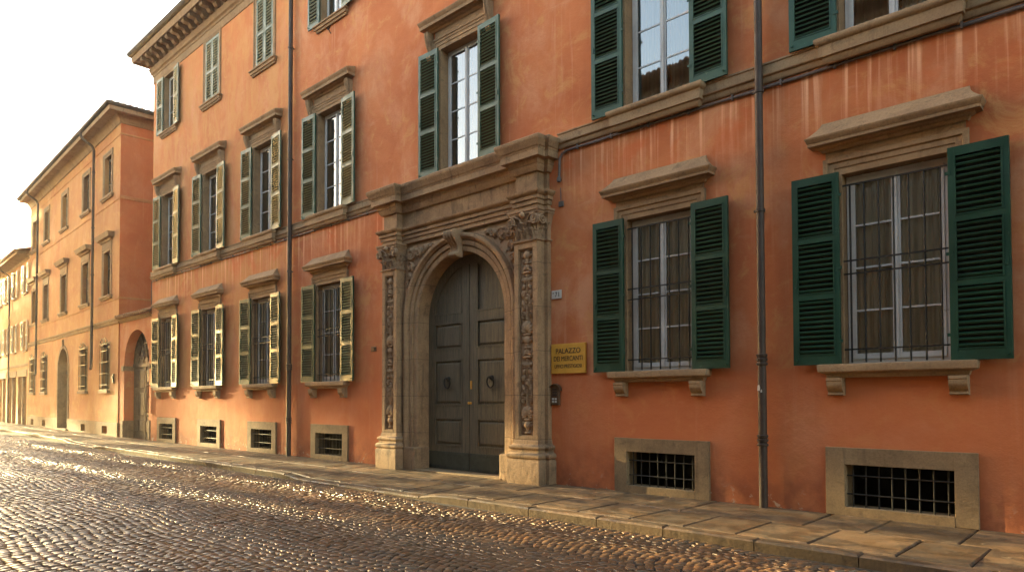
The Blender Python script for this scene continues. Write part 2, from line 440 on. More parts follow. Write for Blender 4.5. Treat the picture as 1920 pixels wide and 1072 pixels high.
def console(h, d, w):
    """scrolled bracket, side profile in (protrusion, height) extruded across; top at z=h"""
    mb = MB(); pr = []
    for k in range(25):
        t = k/24
        e = d*(.30 + .70*(1-t)**1.3) + .10*d*math.sin(t*PI*2.1)
        if t > .74: e = d*(.34 + .30*math.sin((t-.74)/.26*PI))
        pr.append((e, h*(1-t)))
    cols = [(-w/2,.90),(-w*.36,1.),(-w*.18,1.),(-w*.10,.90),(w*.10,.90),(w*.18,1.),(w*.36,1.),(w/2,.90)]
    rings = []
    for e, z in pr: rings.append([(cols[0][0], .01, z)] + [(x, -e*f, z) for x, f in cols] + [(cols[-1][0], .01, z)])
    mb.loft(rings, False); return mb

def corbel(h=.24, d=.17, w=.2):
    mb = MB(); pr = [(d, h), (d, h-.04), (d*.94, h-.05), (d*.96, h-.09), (d*.90, h*.5), (d*.70, h*.3), (d*.5, h*.2), (d*.55, h*.12), (d*.6, h*.06), (d*.5, 0), (0, 0)]
    mb.loft([[(-w/2, .01, z), (-w/2, -e, z), (w/2, -e, z), (w/2, .01, z)] for e, z in pr], False)
    return mb

GW, GH, GZ = 1.25, 2.61, 2.05      # ground floor opening
PW, PH, PZ = 1.25, 2.79, 6.55      # piano nobile opening
TW, TH, TZ = 1.05, 2.18, 11.74     # second floor opening

def profile_lintel(mb, half, zb, e, proj, h1, slope_h, slope_in):
    # moulding sweeping round both returns, then the weathered top
    path = [(-half, .02), (-half, -e), (half, -e), (half, .02)]
    p = proj
    prof = [(-.002, zb), (.02*p/.2, zb+.02), (.03*p/.2, zb+.045), (.075*p/.2, zb+.06), (.09*p/.2, zb+.075), (.165*p/.2, zb+.082), (.165*p/.2, zb+h1*.62), (.175*p/.2, zb+h1*.66), (.185*p/.2, zb+h1*.80), (p, zb+h1*.9), (p, zb+h1), (-.01, zb+h1)]
    mb.sweep(path, prof, XY)
    if slope_h:
        zt = zb + h1; o = half + p - .012; i = half - slope_in + .02
        rings = []
        for k in range(6):
            t = k/5; q = 1-(1-t)**1.9
            hw = o + (i - o)*q; yy = (e + p - .012)*(1-t) + .012*t
            z = zt + slope_h*t
            rings.append([(-hw, .02, z), (-hw, -yy, z), (hw, -yy, z), (hw, .02, z)])
        mb.loft(rings, False)

def ground_window(parent, sc):
    mb = MB()
    surround(mb, GW, GH, [(0,-.19),(0,.018),(.09,.018),(.095,.032),(.165,.032),(.17,.046),(.18,.055),(.235,.055),(.24,.045),(.24,-.01)])
    mb.box(-.83, .83, -.030, .02, GH+.24, GH+.38)
    w = mb.build('window', M['stone'], parent, (sc, 0, GZ), auto=30)
    l = MB(); profile_lintel(l, .86, GH+.33, .055, .185, .20, .23, .0); l.build('lintel', M['stone'], w, auto=35)
    s = MB(); s.sweep([(-.80,.02),(-.80,-.07),(.80,-.07),(.80,.02)], [(0,-.185),(.03,-.18),(.045,-.13),(.10,-.115),(.12,-.10),(.13,-.03),(.125,-.005),(.10,0),(-.12,.004)], XY)
    s.box(-GW/2-.01, GW/2+.01, -.06, .25, -.05, .006)
    s.build('sill', M['sill'], w, auto=35)
    cb = corbel().build('corbel', M['sill'], w, (-.72, 0, -.425), auto=40); c2 = cb.copy(); COL.objects.link(c2); c2.location = (.72, 0, -.425)
    casement(GW-.02, GH-.02, 4, -.15).build('casement', M['white'], w, (0,0,.01))
    pane(GW, GH, -.155).build('pane', M['glass_low'], w)
    curtain(GW, GH, -.20, .05, 3).build('curtain', M['curtain'], w)
    g = grille(GW, GH-.02, 7, (.17, 1.20, 1.38, 2.42), -.02, .0125); g.build('grille', M['iron'], w, (0,0,.03), auto=40)
    return w
def add_shutters(w, hgt, width, la, ra, mat, wopen, z=0., y=-.058, dx=.02):
    L = shutter(width, hgt, -1).build('shutter', [mat, M['dark']], w, (-wopen/2-dx, y, z)); L.rotation_euler.z = la
    Rr = shutter(width, hgt, 1).build('shutter', [mat, M['dark']], w, (wopen/2+dx, y, z)); Rr.rotation_euler.z = -ra
    return L, Rr
def dup_window(src, parent, loc, la=None, ra=None):
    c = src.copy(); COL.objects.link(c); c.parent = parent; c.location = loc
    n = 0
    for ch in list(src.children):
        d = ch.copy(); COL.objects.link(d); d.parent = c
        if ch.name.startswith('shutter') and la is not None:
            d.rotation_euler.z = la if n == 0 else -ra
            n += 1
    return c

def piano_window(parent, sc):
    mb = MB()
    surround(mb, PW, PH, [(0,-.24),(0,.018),(.085,.018),(.09,.032),(.16,.032),(.165,.046),(.215,.046),(.22,.062),(.255,.066),(.27,.05),(.27,-.01)])
    mb.box(-.80, .80, -.030, .02, PH+.27, PH+.46)
    w = mb.build('window', M['stone'], parent, (sc, 0, PZ), auto=30)
    l = MB(); profile_lintel(l, .94, PH+.42, .05, .21, .25, 0, 0)
    l.loft([[(-1.14,.02,PH+.672),(-1.14,-.25,PH+.672),(1.14,-.25,PH+.672),(1.14,.02,PH+.672)], [(-1.14,.02,PH+.70),(-1.14,-.06,PH+.73),(1.14,-.06,PH+.73),(1.14,.02,PH+.76)]], False)
    l.build('lintel', M['stone'], w, auto=35)
    cb = console(.62, .19, .14).build('console', M['stone_portal'], w, (-.945, 0, PH-.19), auto=40); c2 = cb.copy(); COL.objects.link(c2); c2.location = (.945, 0, PH-.19)
    s = MB(); s.sweep([(-.78,.02),(-.78,-.10),(.78,-.10),(.78,.02)], [(-.02,-.345),(.01,-.34),(.04,-.30),(.045,-.26),(.075,-.25),(.08,-.10),(.105,-.085),(.125,-.06),(.13,-.02),(.12,0),(-.1,.004)], XY)
    s.box(-PW/2-.01, PW/2+.01, -.09, .3, -.05, .006)
    s.build('sill', M['sill'], w, auto=35)
    casement(PW-.02, PH-.02, 4, -.20).build('casement', M['white'], w, (0,0,.01))
    pane(PW, PH, -.205).build('pane', M['glass_up'], w)
    curtain(PW, PH, -.33, .16, 5).build('curtain', M['curtain'], w)
    return w
def top_window(parent, loc, closed):
    mb = MB()
    surround(mb, TW, TH, [(0,-.20),(0,.012),(.10,.012),(.105,.03),(.15,.035),(.16,.02),(.16,-.01)])
    w = mb.build('window', M['stone'], parent, loc, auto=30)
    s = MB(); s.sweep([(-.70,.02),(-.70,-.03),(.70,-.03),(.70,.02)], [(-.01,-.19),(.02,-.18),(.03,-.13),(.06,-.12),(.07,-.05),(.10,-.035),(.10,0),(-.05,.004)], XY)
    s.box(-TW/2-.01, TW/2+.01, -.03, .22, -.05, .006)
    s.build('sill', M['stone'], w, auto=35)
    if closed:
        hw = TW/2 - .008
        shutter(hw-.004, TH-.03, 1, panels=((.055,.475),(.51,.955)), slat=.088).build('shutter', [M['green_pale'], M['dark']], w, (-TW/2+.008, .035, .012))
        shutter(hw-.004, TH-.03, -1, panels=((.055,.475),(.51,.955)), slat=.088).build('shutter', [M['green_pale'], M['dark']], w, (TW/2-.008, .035, .012))
    else:
        casement(TW-.02, TH-.02, 3, -.16).build('casement', M['white'], w, (0,0,.01))
        pane(TW, TH, -.165).build('pane', M['glass_up'], w)
        curtain(TW, TH, -.26, .3, 8).build('curtain', M['curtain'], w)
        L = shutter(.54, TH-.02, -1, panels=((.055,.475),(.51,.955)), slat=.088).build('shutter', [M['green_pale'], M['dark']], w, (-TW/2-.02, -.038, .012)); L.rotation_euler.z = R(2)
        Q = shutter(.54, TH-.02, 1, panels=((.055,.475),(.51,.955)), slat=.088).build('shutter', [M['green_pale'], M['dark']], w, (TW/2+.02, -.038, .012)); Q.rotation_euler.z = R(-6)
    return w
def cellar_window(parent, sc):
    mb = MB(); ow, oz0, oz1 = 1.28, .12, .69
    W, H = 1.78, .92
    e = .045
    # four stones of the frame, butted
    mb.box(-W/2, -ow/2, -e, .06, 0.0, H); mb.box(ow/2, W/2, -e, .06, 0.0, H)
    mb.box(-ow/2, ow/2, -e, .06, oz1, H-.002); mb.box(-ow/2, ow/2, -e-.002, .06, -.03, oz0)
    mb.box(-ow/2-.004, -ow/2+.006, -.01, .26, oz0, oz1); mb.box(ow/2-.006, ow/2+.004, -.01, .26, oz0, oz1)
    mb.box(-ow/2, ow/2, .06, .26, oz1, oz1+.03); mb.box(-ow/2, ow/2, .06, .26, oz0-.04, oz0)
    w = mb.build('cellar_window', M['stone_grey'], parent, (sc, 0, 0), bevel=.010)
    g = MB()
    for k in range(8):
        x = -ow/2 + ow*(k+.5)/8; g.tube([(x,.05,oz0-.01),(x,.05,oz1+.01)], .011, 6)
    for z in (oz0+.17, oz1-.15): g.tube([(-ow/2-.01,.035,z),(ow/2+.01,.035,z)], .011, 6)
    g.build('grille', M['iron'], w)
    return w

# ------------------------------------------------------------------ carved relief as a height field
class Relief:
    def __init__(s, w, h, res=.0075):
        s.w, s.h, s.res = w, h, res; s.nx = int(w/res)+1; s.nz = int(h/res)+1
        s.X, s.Z = np.meshgrid(np.linspace(0, w, s.nx), np.linspace(0, h, s.nz)); s.H = np.zeros_like(s.X)
    def blob(s, x, z, rx, rz, hgt, ang=0.):
        c, n = math.cos(ang), math.sin(ang); dx, dz = s.X-x, s.Z-z
        q = ((dx*c+dz*n)/rx)**2 + ((-dx*n+dz*c)/rz)**2
        s.H = np.maximum(s.H, hgt*np.sqrt(np.clip(1-q, 0, 1)))
    def stroke(s, pts, r0, r1, hgt):
        n = len(pts)
        for i, (x, z) in enumerate(pts): r = r0+(r1-r0)*i/max(1,n-1); s.blob(x, z, r, r, hgt*(.7+.3*r/max(r0,r1)))
    def spiral(s, x, z, R0, turns, a0, sg, r0=.013, r1=.007, hgt=.03):
        pts = []
        for k in range(int(22*turns)):
            t = k/(22*turns); a = a0+sg*2*PI*turns*t; rr = R0*(1-.82*t)
            pts.append((x+rr*math.cos(a), z+rr*math.sin(a)))
        s.stroke(pts, r0, r1, hgt); s.blob(x, z, .014, .014, hgt*1.1)
    def leaf(s, x, z, L, ang, hgt=.03, w=.32):
        for k, f in enumerate((0, .5, -.5, .95, -.95)):
            a = ang+f; l = L*(1-.18*abs(f))*.5
            s.blob(x+math.cos(a)*l, z+math.sin(a)*l, l, l*w, hgt*(1-.12*abs(f)), a)
def candelabra(w, h, seed):
    r = Relief(w, h); rs = random.Random(seed); c = w/2; z = .03
    k = 0
    while z < h-.12:
        t = k % 6; m = min(h-z, .5)
        if t == 0:      # vase on a foot
            r.blob(c, z+.02, .09, .02, .03); r.blob(c, z+.07, .03, .05, .03); r.blob(c, z+.17, .075, .085, .042); r.blob(c, z+.27, .10, .022, .038)
            for sg in (-1,1): r.spiral(c+sg*.105, z+.17, .045, 1.2, PI/2, sg)
            z += .30
        elif t == 1:    # acanthus spray
            for sg in (-1,1):
                r.leaf(c+sg*.02, z+.02, .17, PI/2-sg*.75, .036); r.leaf(c+sg*.02, z+.10, .14, PI/2-sg*1.25, .03)
            r.leaf(c, z+.03, .22, PI/2, .04); z += .26
        elif t == 2:    # paired scrolls
            r.stroke([(c, z+.28*i/14) for i in range(15)], .016, .012, .032)
            for sg in (-1,1):
                r.spiral(c+sg*.085, z+.09, .065, 1.5, -PI/2, sg); r.spiral(c+sg*.08, z+.22, .055, 1.5, PI/2, -sg)
                r.leaf(c+sg*.10, z+.15, .08, PI/2-sg*.9, .028)
            z += .29
        elif t == 3:    # mask / medallion
            r.blob(c, z+.10, .078, .095, .036); r.H = np.where(((r.X-c)/.052)**2+((r.Z-z-.10)/.068)**2 < 1, np.maximum(r.H-.022, 0), r.H)
            r.blob(c, z+.10, .034, .045, .036)
            for sg in (-1,1): r.leaf(c+sg*.06, z+.18, .11, PI/2-sg*1.1, .03); r.leaf(c+sg*.06, z+.03, .11, -PI/2+sg*1.1, .03)
            z += .23
        elif t == 4:    # birds / drops either side of a stem
            r.stroke([(c, z+.26*i/14) for i in range(15)], .012, .018, .03)
            for sg in (-1,1):
                r.blob(c+sg*.075, z+.10, .035, .058, .034, sg*.5); r.blob(c+sg*.055, z+.175, .022, .022, .034); r.leaf(c+sg*.1, z+.20, .09, PI/2+sg*.4, .028)
            r.leaf(c, z+.18, .12, PI/2, .036); z += .28
        else:           # tazza with flowers
            r.blob(c, z+.03, .022, .04, .03); r.blob(c, z+.09, .11, .028, .04)
            for q in (-.09,-.045,0,.045,.09): r.blob(c+q, z+.13+.03*math.cos(q*20), .026, .026, .036)
            r.leaf(c, z+.14, .12, PI/2, .034); z += .25
        k += 1
    for _ in range(int(h*60)): r.blob(rs.uniform(.03,w-.03), rs.uniform(.03,h-.03), .013, .013, .016)
    e = .02
    r.H *= np.clip(np.minimum(np.minimum(r.X, w-r.X), np.minimum(r.Z, h-r.Z))/e, 0, 1)
    return r
def relief_mesh(r, x0, z0, y0, mask=None):
    mb = MB(); n = r.nx
    mb.v = [(x0+float(a), y0-float(c)*1.6, z0+float(b)) for a, b, c in zip(r.X.ravel(), r.Z.ravel(), r.H.ravel())]
    for j in range(r.nz-1):
        for i in range(n-1):
            if mask is not None and not (mask[j,i] and mask[j+1,i+1] and mask[j,i+1] and mask[j+1,i]): continue
            a = j*n+i; mb.f.append((a, a+1, a+n+1, a+n)); mb.m.append(0)
    return mb

# ------------------------------------------------------------------ main palazzo
XL, XR, EAVE = -28.78, 9.0, 14.30
PAL = empty('palazzo', 'long terracotta palazzo with green louvred shutters, carved stone doorway and bracketed eaves', 'building', (0,0,0))
bay = [-27.15, -23.45, -19.75, -16.05, -10.95, -6.08, -2.56]
CX = -10.95
holes = []
m_ = .06
for i, b in enumerate(bay):
    if i != 4: holes.append((b-GW/2-m_, b+GW/2+m_, GZ-.03, GZ+GH+m_, .16)); holes.append((b-.66, b+.66, .10, .71, .24))
    holes.append((b-PW/2-m_, b+PW/2+m_, PZ-.03, PZ+PH+m_, .22))
for i in (0,3): holes.append((bay[i]-TW/2-.05, bay[i]+TW/2+.05, TZ-.03, TZ+TH+.05, .18))
for i in (1,2): holes.append((bay[i]-TW/2-.05, bay[i]+TW/2+.05, TZ-.03, TZ+TH+.05, .18))
holes.append((CX-1.52, CX+1.52, -.05, 4.90, .34))
mb = MB(); wall_mesh(mb, XL, XR, -.15, EAVE+.1, holes)
# side and back of the block
D = 14.
mb.add([(XL,0,-.15),(XL,D,-.15),(XL,D,EAVE+.1),(XL,0,EAVE+.1),(XR,0,-.15),(XR,D,-.15),(XR,D,EAVE+.1),(XR,0,EAVE+.1)], [(1,0,3,2),(4,5,6,7),(5,1,2,6)])
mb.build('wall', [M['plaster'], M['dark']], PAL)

# eaves: stone moulding, soffit on brackets, boarded edge, gutter, tiled roof
OV = .64
c = MB()
pth = [(XL, D), (XL, 0), (XR, 0)]
c.sweep(pth, [(-.01,13.98),(.02,13.98),(.025,14.0),(.025,14.24),(.05,14.26),(.05,14.31),(.09,14.36),(.11,14.37),(.115,14.44),(.15,14.50),(.17,14.53),(.12,14.55),(.12,14.86),(.14,14.88),(OV-.06,14.885),(OV-.06,14.80),(OV-.03,14.80),(OV-.01,14.93),(OV,14.95),(OV,15.05),(-.2,15.10)], XY)
c.build('eaves_cornice', M['stone'], PAL, auto=35)
bk = MB()
prof = [(.0,.03),(.08,.0),(.15,.01),(.19,.05),(.21,.10),(.27,.12),(.36,.11),(.42,.13),(.45,.18),(.43,.24),(.47,.26),(.47,.31),(0,.31)]
bk.loft([[(-.10,-e,z) for e,z in prof], [(.10,-e,z) for e,z in prof]], True, True)
b0 = bk.build('eaves_bracket', M['stone'], PAL, (XL+.16, -.115, 14.57), bevel=.012)
n = 1; x = XL+.66
while x < -13.5:
    q = b0.copy(); COL.objects.link(q); q.location = (x, -.115, 14.57); x += .50
g = MB(); gp = [(XL-OV-.05, D), (XL-OV-.05, -OV-.05), (XR, -OV-.05)]
g.sweep(gp, [(-.05,15.03),(.0,15.04),(.05,15.08),(.075,15.14),(.08,15.20),(.065,15.20),(.06,15.14),(.03,15.09),(-.05,15.06)], XY)
g.build('gutter', M['gutter'], PAL, auto=40)
r = MB(); o = OV+.02
ridge = 15.1+(D/2+o)*.32
r.add([(XL-o,-o,15.12),(XR,-o,15.12),(XR,D/2,ridge),(XL+D/2,D/2,ridge),(XL-o,D+o,15.12),(XR,D+o,15.12)], [(0,1,2,3),(4,0,3),(5,4,3,2)])
for i in range(int((XR-XL)/.22)):
    x = XL-o+.11+.22*i; ln = 2.2
    r.tube([(x,-o-.05,15.14),(x,-o+ln,15.14+ln*.32)], .085, 8)
r.build('roof', M['tile'], PAL, smooth=False)

# string course below the piano nobile, interrupted by the portal
for a, b in ((XL-.0, CX-2.86), (CX+2.80, XR)):
    s = MB()
    s.sweep([(a, .02), (a, -.001), (b, -.001), (b, .02)] , [(-.01,6.24),(.03,6.25),(.05,6.28),(.055,6.33),(.085,6.345),(.09,6.36),(.045,6.372),(.045,6.515),(.06,6.52),(.06,6.545),(-.01,6.555)], XY)
    s.build('string_course', M['sill'], PAL, auto=35)

# windows
gw = ground_window(PAL, bay[5]); SHG = add_shutters(gw, 2.63, .63, R(1.2), R(2.0), M['green'], GW)
ang = {0:(3,6), 1:(2,4.6), 2:(3,5.4), 3:(1.8,4.8), 5:(1.2,2.0), 6:(1.6,1.2)}
for i in (0,1,2,3,6):
    dup_window(gw, PAL, (bay[i], 0, GZ), R(ang[i][0]), R(ang[i][1]))
pw = piano_window(PAL, bay[5]); add_shutters(pw, PH+.02, .64, R(1.5), R(1.5), M['green_up'], PW)
angp = {0:(2.2,5.5), 1:(3,4.4), 2:(1.8,5.2), 3:(2.4,4.2), 4:(1.5,2.6), 6:(1.2,1.5)}
for i in (0,1,2,3,4,6):
    w = dup_window(pw, PAL, (bay[i], 0, PZ), R(angp[i][0]), R(angp[i][1]))
    if i == 4:
        for ch in list(w.children):
            if ch.name.startswith('sill'): bpy.data.objects.remove(ch)
tw = top_window(PAL, (bay[0], 0, TZ), False); dup_window(tw, PAL, (bay[3]+.05, 0, TZ))
tc = top_window(PAL, (bay[1], 0, TZ), True); dup_window(tc, PAL, (bay[2], 0, TZ))
cw = cellar_window(PAL, bay[5])
for i in (0,1,2,3,6): copy_part(cw, PAL, (bay[i]+.005, 0, 0))

# ------------------------------------------------------------------ portal
AR, SPR = 1.36, 3.36              # arch radius, spring height
def arc(r, n=28, x0=CX, zs=SPR, a0=0., a1=PI): return [(x0+r*math.cos(a0+(a1-a0)*k/n), zs+r*math.sin(a0+(a1-a0)*k/n)) for k in range(n+1)]
# backing slab with the arched opening (spandrels)
mb = MB(); xl, xr, zt, ya = CX-1.92, CX+1.92, 5.16, -.055
arch_plate(mb, CX, AR+.05, SPR, xl, xr, zt, ya, -.02)
mb.box(xl-.001, xl+.002, ya, .02, 0, zt)
POR = mb.build('portal', M['stone_portal'], PAL)
# archivolt with jambs, one moulded sweep from the pavement round the arch and down
mb = MB()
pa = [(CX+AR, -.03), (CX+AR, 1.2), (CX+AR, 2.4)] + arc(AR, 40) + [(CX-AR, 2.4), (CX-AR, 1.2), (CX-AR, -.03)]
mb.sweep(pa, [(0,-.30),(0,.050),(.012,.068),(.03,.072),(.112,.078),(.118,.045),(.138,.045),(.144,.108),(.23,.116),(.236,.08),(.256,.08),(.264,.135),(.30,.155),(.315,.180),(.345,.186),(.385,.178),(.395,.12),(.40,.03)], XZ)
mb.build('archivolt', M['stone_portal'], POR, auto=32)
# low stone blocks at the foot of the jambs
for sg in (-1, 1):
    mb = MB(); a, b = CX+sg*(AR-.03), CX+sg*(AR+.45)
    mb.box(a, b, -.19, .26, -.03, .50)
    mb.build('jamb_base', M['stone_base'], POR, bevel=.025)
# keystone: scrolled, fluted
mb = MB(); rings = []
for k in range(30):
    t = k/29; z = 5.15 - .56*t
    e = .31 - .12*t + .065*math.sin(t*PI*2.2+.4) if t < .8 else .19 - .02*(t-.8)/.2 + .075*math.sin((t-.8)/.2*PI)
    hw = .19 - .065*t
    ring = [(CX-hw, -.05, z)]
    for i in range(25):
        u = -1+2*i/24; ring.append((CX+hw*u, -(e + .075*abs(math.sin(2.*PI*u)) - .05), z))
    ring.append((CX+hw, -.05, z)); rings.append(ring)
mb.loft(rings, False)
mb.build('keystone', M['stone_carved'], POR, auto=50)
# pilasters with recessed carved panels
PL = [(CX-2.39, CX-1.84), (CX+1.86, CX+2.45)]
for k, (a, b) in enumerate(PL):
    f = .30; mb = MB(); p0, p1 = a+.105, b-.115; z0, z1, q0, q1 = .80, 4.56, .88, 4.44
    mb.box(a, p0, -f, .02, z0, z1); mb.box(p1, b, -f, .02, z0, z1); mb.box(p0, p1, -f, .02, z0, q0); mb.box(p0, p1, -f, .02, q1, z1)
    for (x0, x1, za, zb) in ((p0-.001, p0+.018, q0, q1), (p1-.018, p1+.001, q0, q1), (p0+.018, p1-.018, q0-.001, q0+.018), (p0+.018, p1-.018, q1-.018, q1+.001)):
        mb.box(x0, x1, -f+.018, .0, za, zb)
    # flat strip behind, stepping back to the wall
    if k == 1: mb.box(b, b+.085, -.10, .02, z0, z1)
    else: mb.box(a-.06, a, -.06, .02, z0, z1)
    mb.build('pilaster', M['stone_portal'], POR, bevel=.004)
    rl = candelabra(p1-p0-.03, q1-q0-.03, 5+k)
    relief_mesh(rl, p0+.015, q0+.015, -f+.062).build('carved_panel', M['stone_carved'], POR, smooth=True)
    # base: plinth and mouldings following pilaster and strip
    mb = MB()
    side = [(b+.085, -.10), (b+.085, .02)] if k == 1 else [(b, .02)]
    pth = ([(a-.06, .02), (a-.06, -.06), (a, -.06)] if k == 0 else [(a, .02)]) + [(a, -f), (b, -f)] + ([(b, -.10)] if k == 1 else []) + side
    mb.sweep(pth, [(.10,-.03),(.105,.02),(.11,.40),(.10,.44),(.075,.46),(.10,.475),(.115,.50),(.115,.535),(.095,.565),(.06,.58),(.045,.61),(.05,.635),(.075,.65),(.085,.675),(.075,.705),(.045,.72),(.02,.74),(.012,.80),(-.005,.815)], XY)
    mb.build('pilaster_base', M['stone_base'], POR, auto=40, bevel=0)
    # capital: bell, two rows of acanthus, corner volutes, abacus
    mb = MB(); xc, hw, zc, H = (a+b)/2, (b-a)/2, 4.56, .60
    mb.sweep(pth, [(-.005,zc),(.03,zc+.005),(.035,zc+.03),(.0,zc+.045),(.0,zc+.2),(.02,zc+.35),(.055,zc+.47),(.075,zc+.50),(-.01,zc+.505)], XY)
    mb.sweep(pth, [(-.01,zc+.505),(.085,zc+.505),(.095,zc+.53),(.075,zc+.545),(.10,zc+.56),(.105,zc+.60),(-.01,zc+.602)], XY)
    def acanthus(base, nrm, tan, w, h, curl):
        B = Vector(base); Nn = Vector(nrm); T = Vector(tan); rows = []
        for i in range(11):
            t = i/10; out = .02+.10*curl*t**2.2 + (.03 if t > .8 else 0); zz = h*(t if t < .85 else .85+.15*math.cos((t-.85)/.15*PI*.9)*.4)
            ww = w*.5*(math.sin(min(1,t*1.15+.25)*PI)**.6*.75+.25)*(1+.22*math.sin(t*26))
            rows.append([B+T*(ww*u)+Nn*(out-.045*abs(u)**1.6*(.5+t)+.012*math.cos(u*9))+Vector((0,0,zz)) for u in (-1,-.66,-.33,0,.33,.66,1)])
        mb.loft([[tuple(p) for p in rw] for rw in rows], False)
        mb.loft([[tuple(p-Nn*.03) for p in rw] for rw in rows[6:]], False)
    fy = -f
    for i in range(4): acanthus((a+hw*2*(i+.5)/4, fy, zc+.04), (0,-1,0), (1,0,0), hw*.56, .21, .9)
    for i in range(3): acanthus((a+hw*2*(i+.5)/3, fy-.01, zc+.12), (0,-1,0), (1,0,0), hw*.66, .26, 1.05)
    for i in range(2):
        acanthus((b, fy+.06+.11*i, zc+.04), (1,0,0), (0,1,0), .12, .22, .8); acanthus((b, fy+.11+.1*i, zc+.13), (1,0,0), (0,1,0), .13, .24, .9)
    # flower on the abacus and stalks
    mb.lathe((xc, fy-.10, zc+.50), [(0,.045),(.03,.04),(.055,.015),(.06,-.02)], 10, 'y')
    for sg in (-1, 1):
        cx_ = xc+sg*(hw+.015); cz = zc+.385
        for off, rr in ((0,.105),):
            for yy in (fy-.085,):
                pts = []
                for q in range(46):
                    t = q/45; an = PI/2 + sg*0 - sg*(-1)*2*PI*2.1*t; rad = rr*(1-.84*t); pts.append((cx_+rad*math.cos(an)*1., yy-.025*t, cz+rad*math.sin(an)))
                mb.tube(pts, [.021*(1-.45*q/45) for q in range(46)], 6)
                mb.lathe((cx_, yy+.055, cz), [(.085,0),(.10,.01),(.10,.045),(.09,.05)], 18, 'y')
        mb.tube([(xc+sg*.04, fy-.03, zc+.30), (xc+sg*.10, fy-.055, zc+.43), (xc+sg*.2, fy-.08, zc+.49), (cx_-sg*.02, fy-.09, cz+.10)], [.02,.022,.024,.02], 6)
    if k == 1:  # return face scrolls on the side towards the camera
        for yy in (-.24, -.06):
            pts = []
            for q in range(40):
                t = q/39; an = PI/2+2*PI*1.9*t; rad = .095*(1-.82*t); pts.append((b+.075+.02*t, yy+rad*math.cos(an), zc+.385+rad*math.sin(an)))
            mb.tube(pts, [.02*(1-.4*q/39) for q in range(40)], 6)
    mb.build('capital', M['stone_carved'], POR, auto=45)
# carved spandrels in sunk triangular fields
for sg in (-1, 1):
    w_, h_ = 1.30, 1.25
    r_ = Relief(w_, h_, .011); x0 = CX-1.80 if sg < 0 else CX+.50
    rs = random.Random(3+sg)
    gx = (lambda q: q) if sg < 0 else (lambda q: w_-q)     # measured from the outer corner
    zz = lambda q: h_-q
    for (px, pz, RR, tn, a0) in ((.24,.22,.135,1.8,0),(.50,.20,.105,1.6,1.),(.72,.16,.07,1.4,2.),(.20,.50,.10,1.6,2.),(.17,.73,.075,1.4,1.),(.90,.13,.05,1.3,0),(.14,.92,.05,1.2,0)):
        r_.spiral(gx(px), zz(pz), RR, tn, a0, sg, .022, .011, .05)
        for q in range(5): r_.leaf(gx(px)+rs.uniform(-.06,.06), zz(pz)+rs.uniform(-.06,.06), RR*1.2, rs.uniform(0,6.3), .042)
    for _ in range(60): r_.blob(gx(rs.uniform(.05,1.0)), zz(rs.uniform(.05,1.0)), .022, .016, .03, rs.uniform(0,3))
    Xw, Zw = r_.X+x0, r_.Z+3.86
    mask = (np.hypot(Xw-CX, Zw-SPR) > AR+.40)
    inset = np.clip((np.hypot(Xw-CX, Zw-SPR)-(AR+.44))/.03, 0, 1)*np.clip(np.minimum(r_.Z*0+1, (h_-r_.Z)/.03), 0, 1)
    r_.H = r_.H*inset
    relief_mesh(r_, x0, 3.86, -.060, mask).build('carved_spandrel', M['stone_carved'], POR, smooth=True)
# entablature breaking forward over the pilasters
def ent_path(f0=.30, fc=.13):
    (a0, b0), (a1, b1) = PL
    return [(a0-.06,.02),(a0-.06,-.06),(a0,-.06),(a0,-f0),(b0,-f0),(b0,-fc),(a1,-fc),(a1,-f0),(b1,-f0),(b1,-.10),(b1+.085,-.10),(b1+.085,.02)]
mb = MB()
mb.sweep(ent_path(), [(-.20,5.15),(.0,5.155),(.0,5.235),(-.012,5.24),(-.012,5.25),(.026,5.252),(.028,5.325),(.014,5.33),(.014,5.34),(.056,5.342),(.058,5.405),(.045,5.41),(.075,5.425),(.105,5.455),(.115,5.48),(.115,5.50),(-.03,5.51),(-.03,5.86),(.0,5.87)], XY)
mb.build('architrave', M['stone_portal'], POR, auto=32)
mb = MB()
mb.sweep(ent_path(), [(-.02,5.865),(.02,5.875),(.035,5.91),(.06,5.945),(.065,5.985),(.08,5.995),(.085,6.06),(.10,6.075),(.185,6.085),(.185,6.205),(.195,6.22),(.20,6.25),(.215,6.26),(.235,6.31),(.265,6.36),(.275,6.385),(.275,6.43),(.26,6.445),(-.28,6.50)], XY)
mb.build('portal_cornice', M['stone_portal'], POR, auto=32)
# top of cornice carries the window above
mb = MB(); mb.box(CX-.80, CX+.80, -.20, .24, 6.46, 6.556); mb.build('window_ledge', M['stone_portal'], POR, bevel=.01)
# threshold
mb = MB(); mb.box(CX-AR-.02, CX+AR+.02, -.20, .34, -.03, .022); mb.build('threshold', M['stone_grey'], POR, bevel=.01)

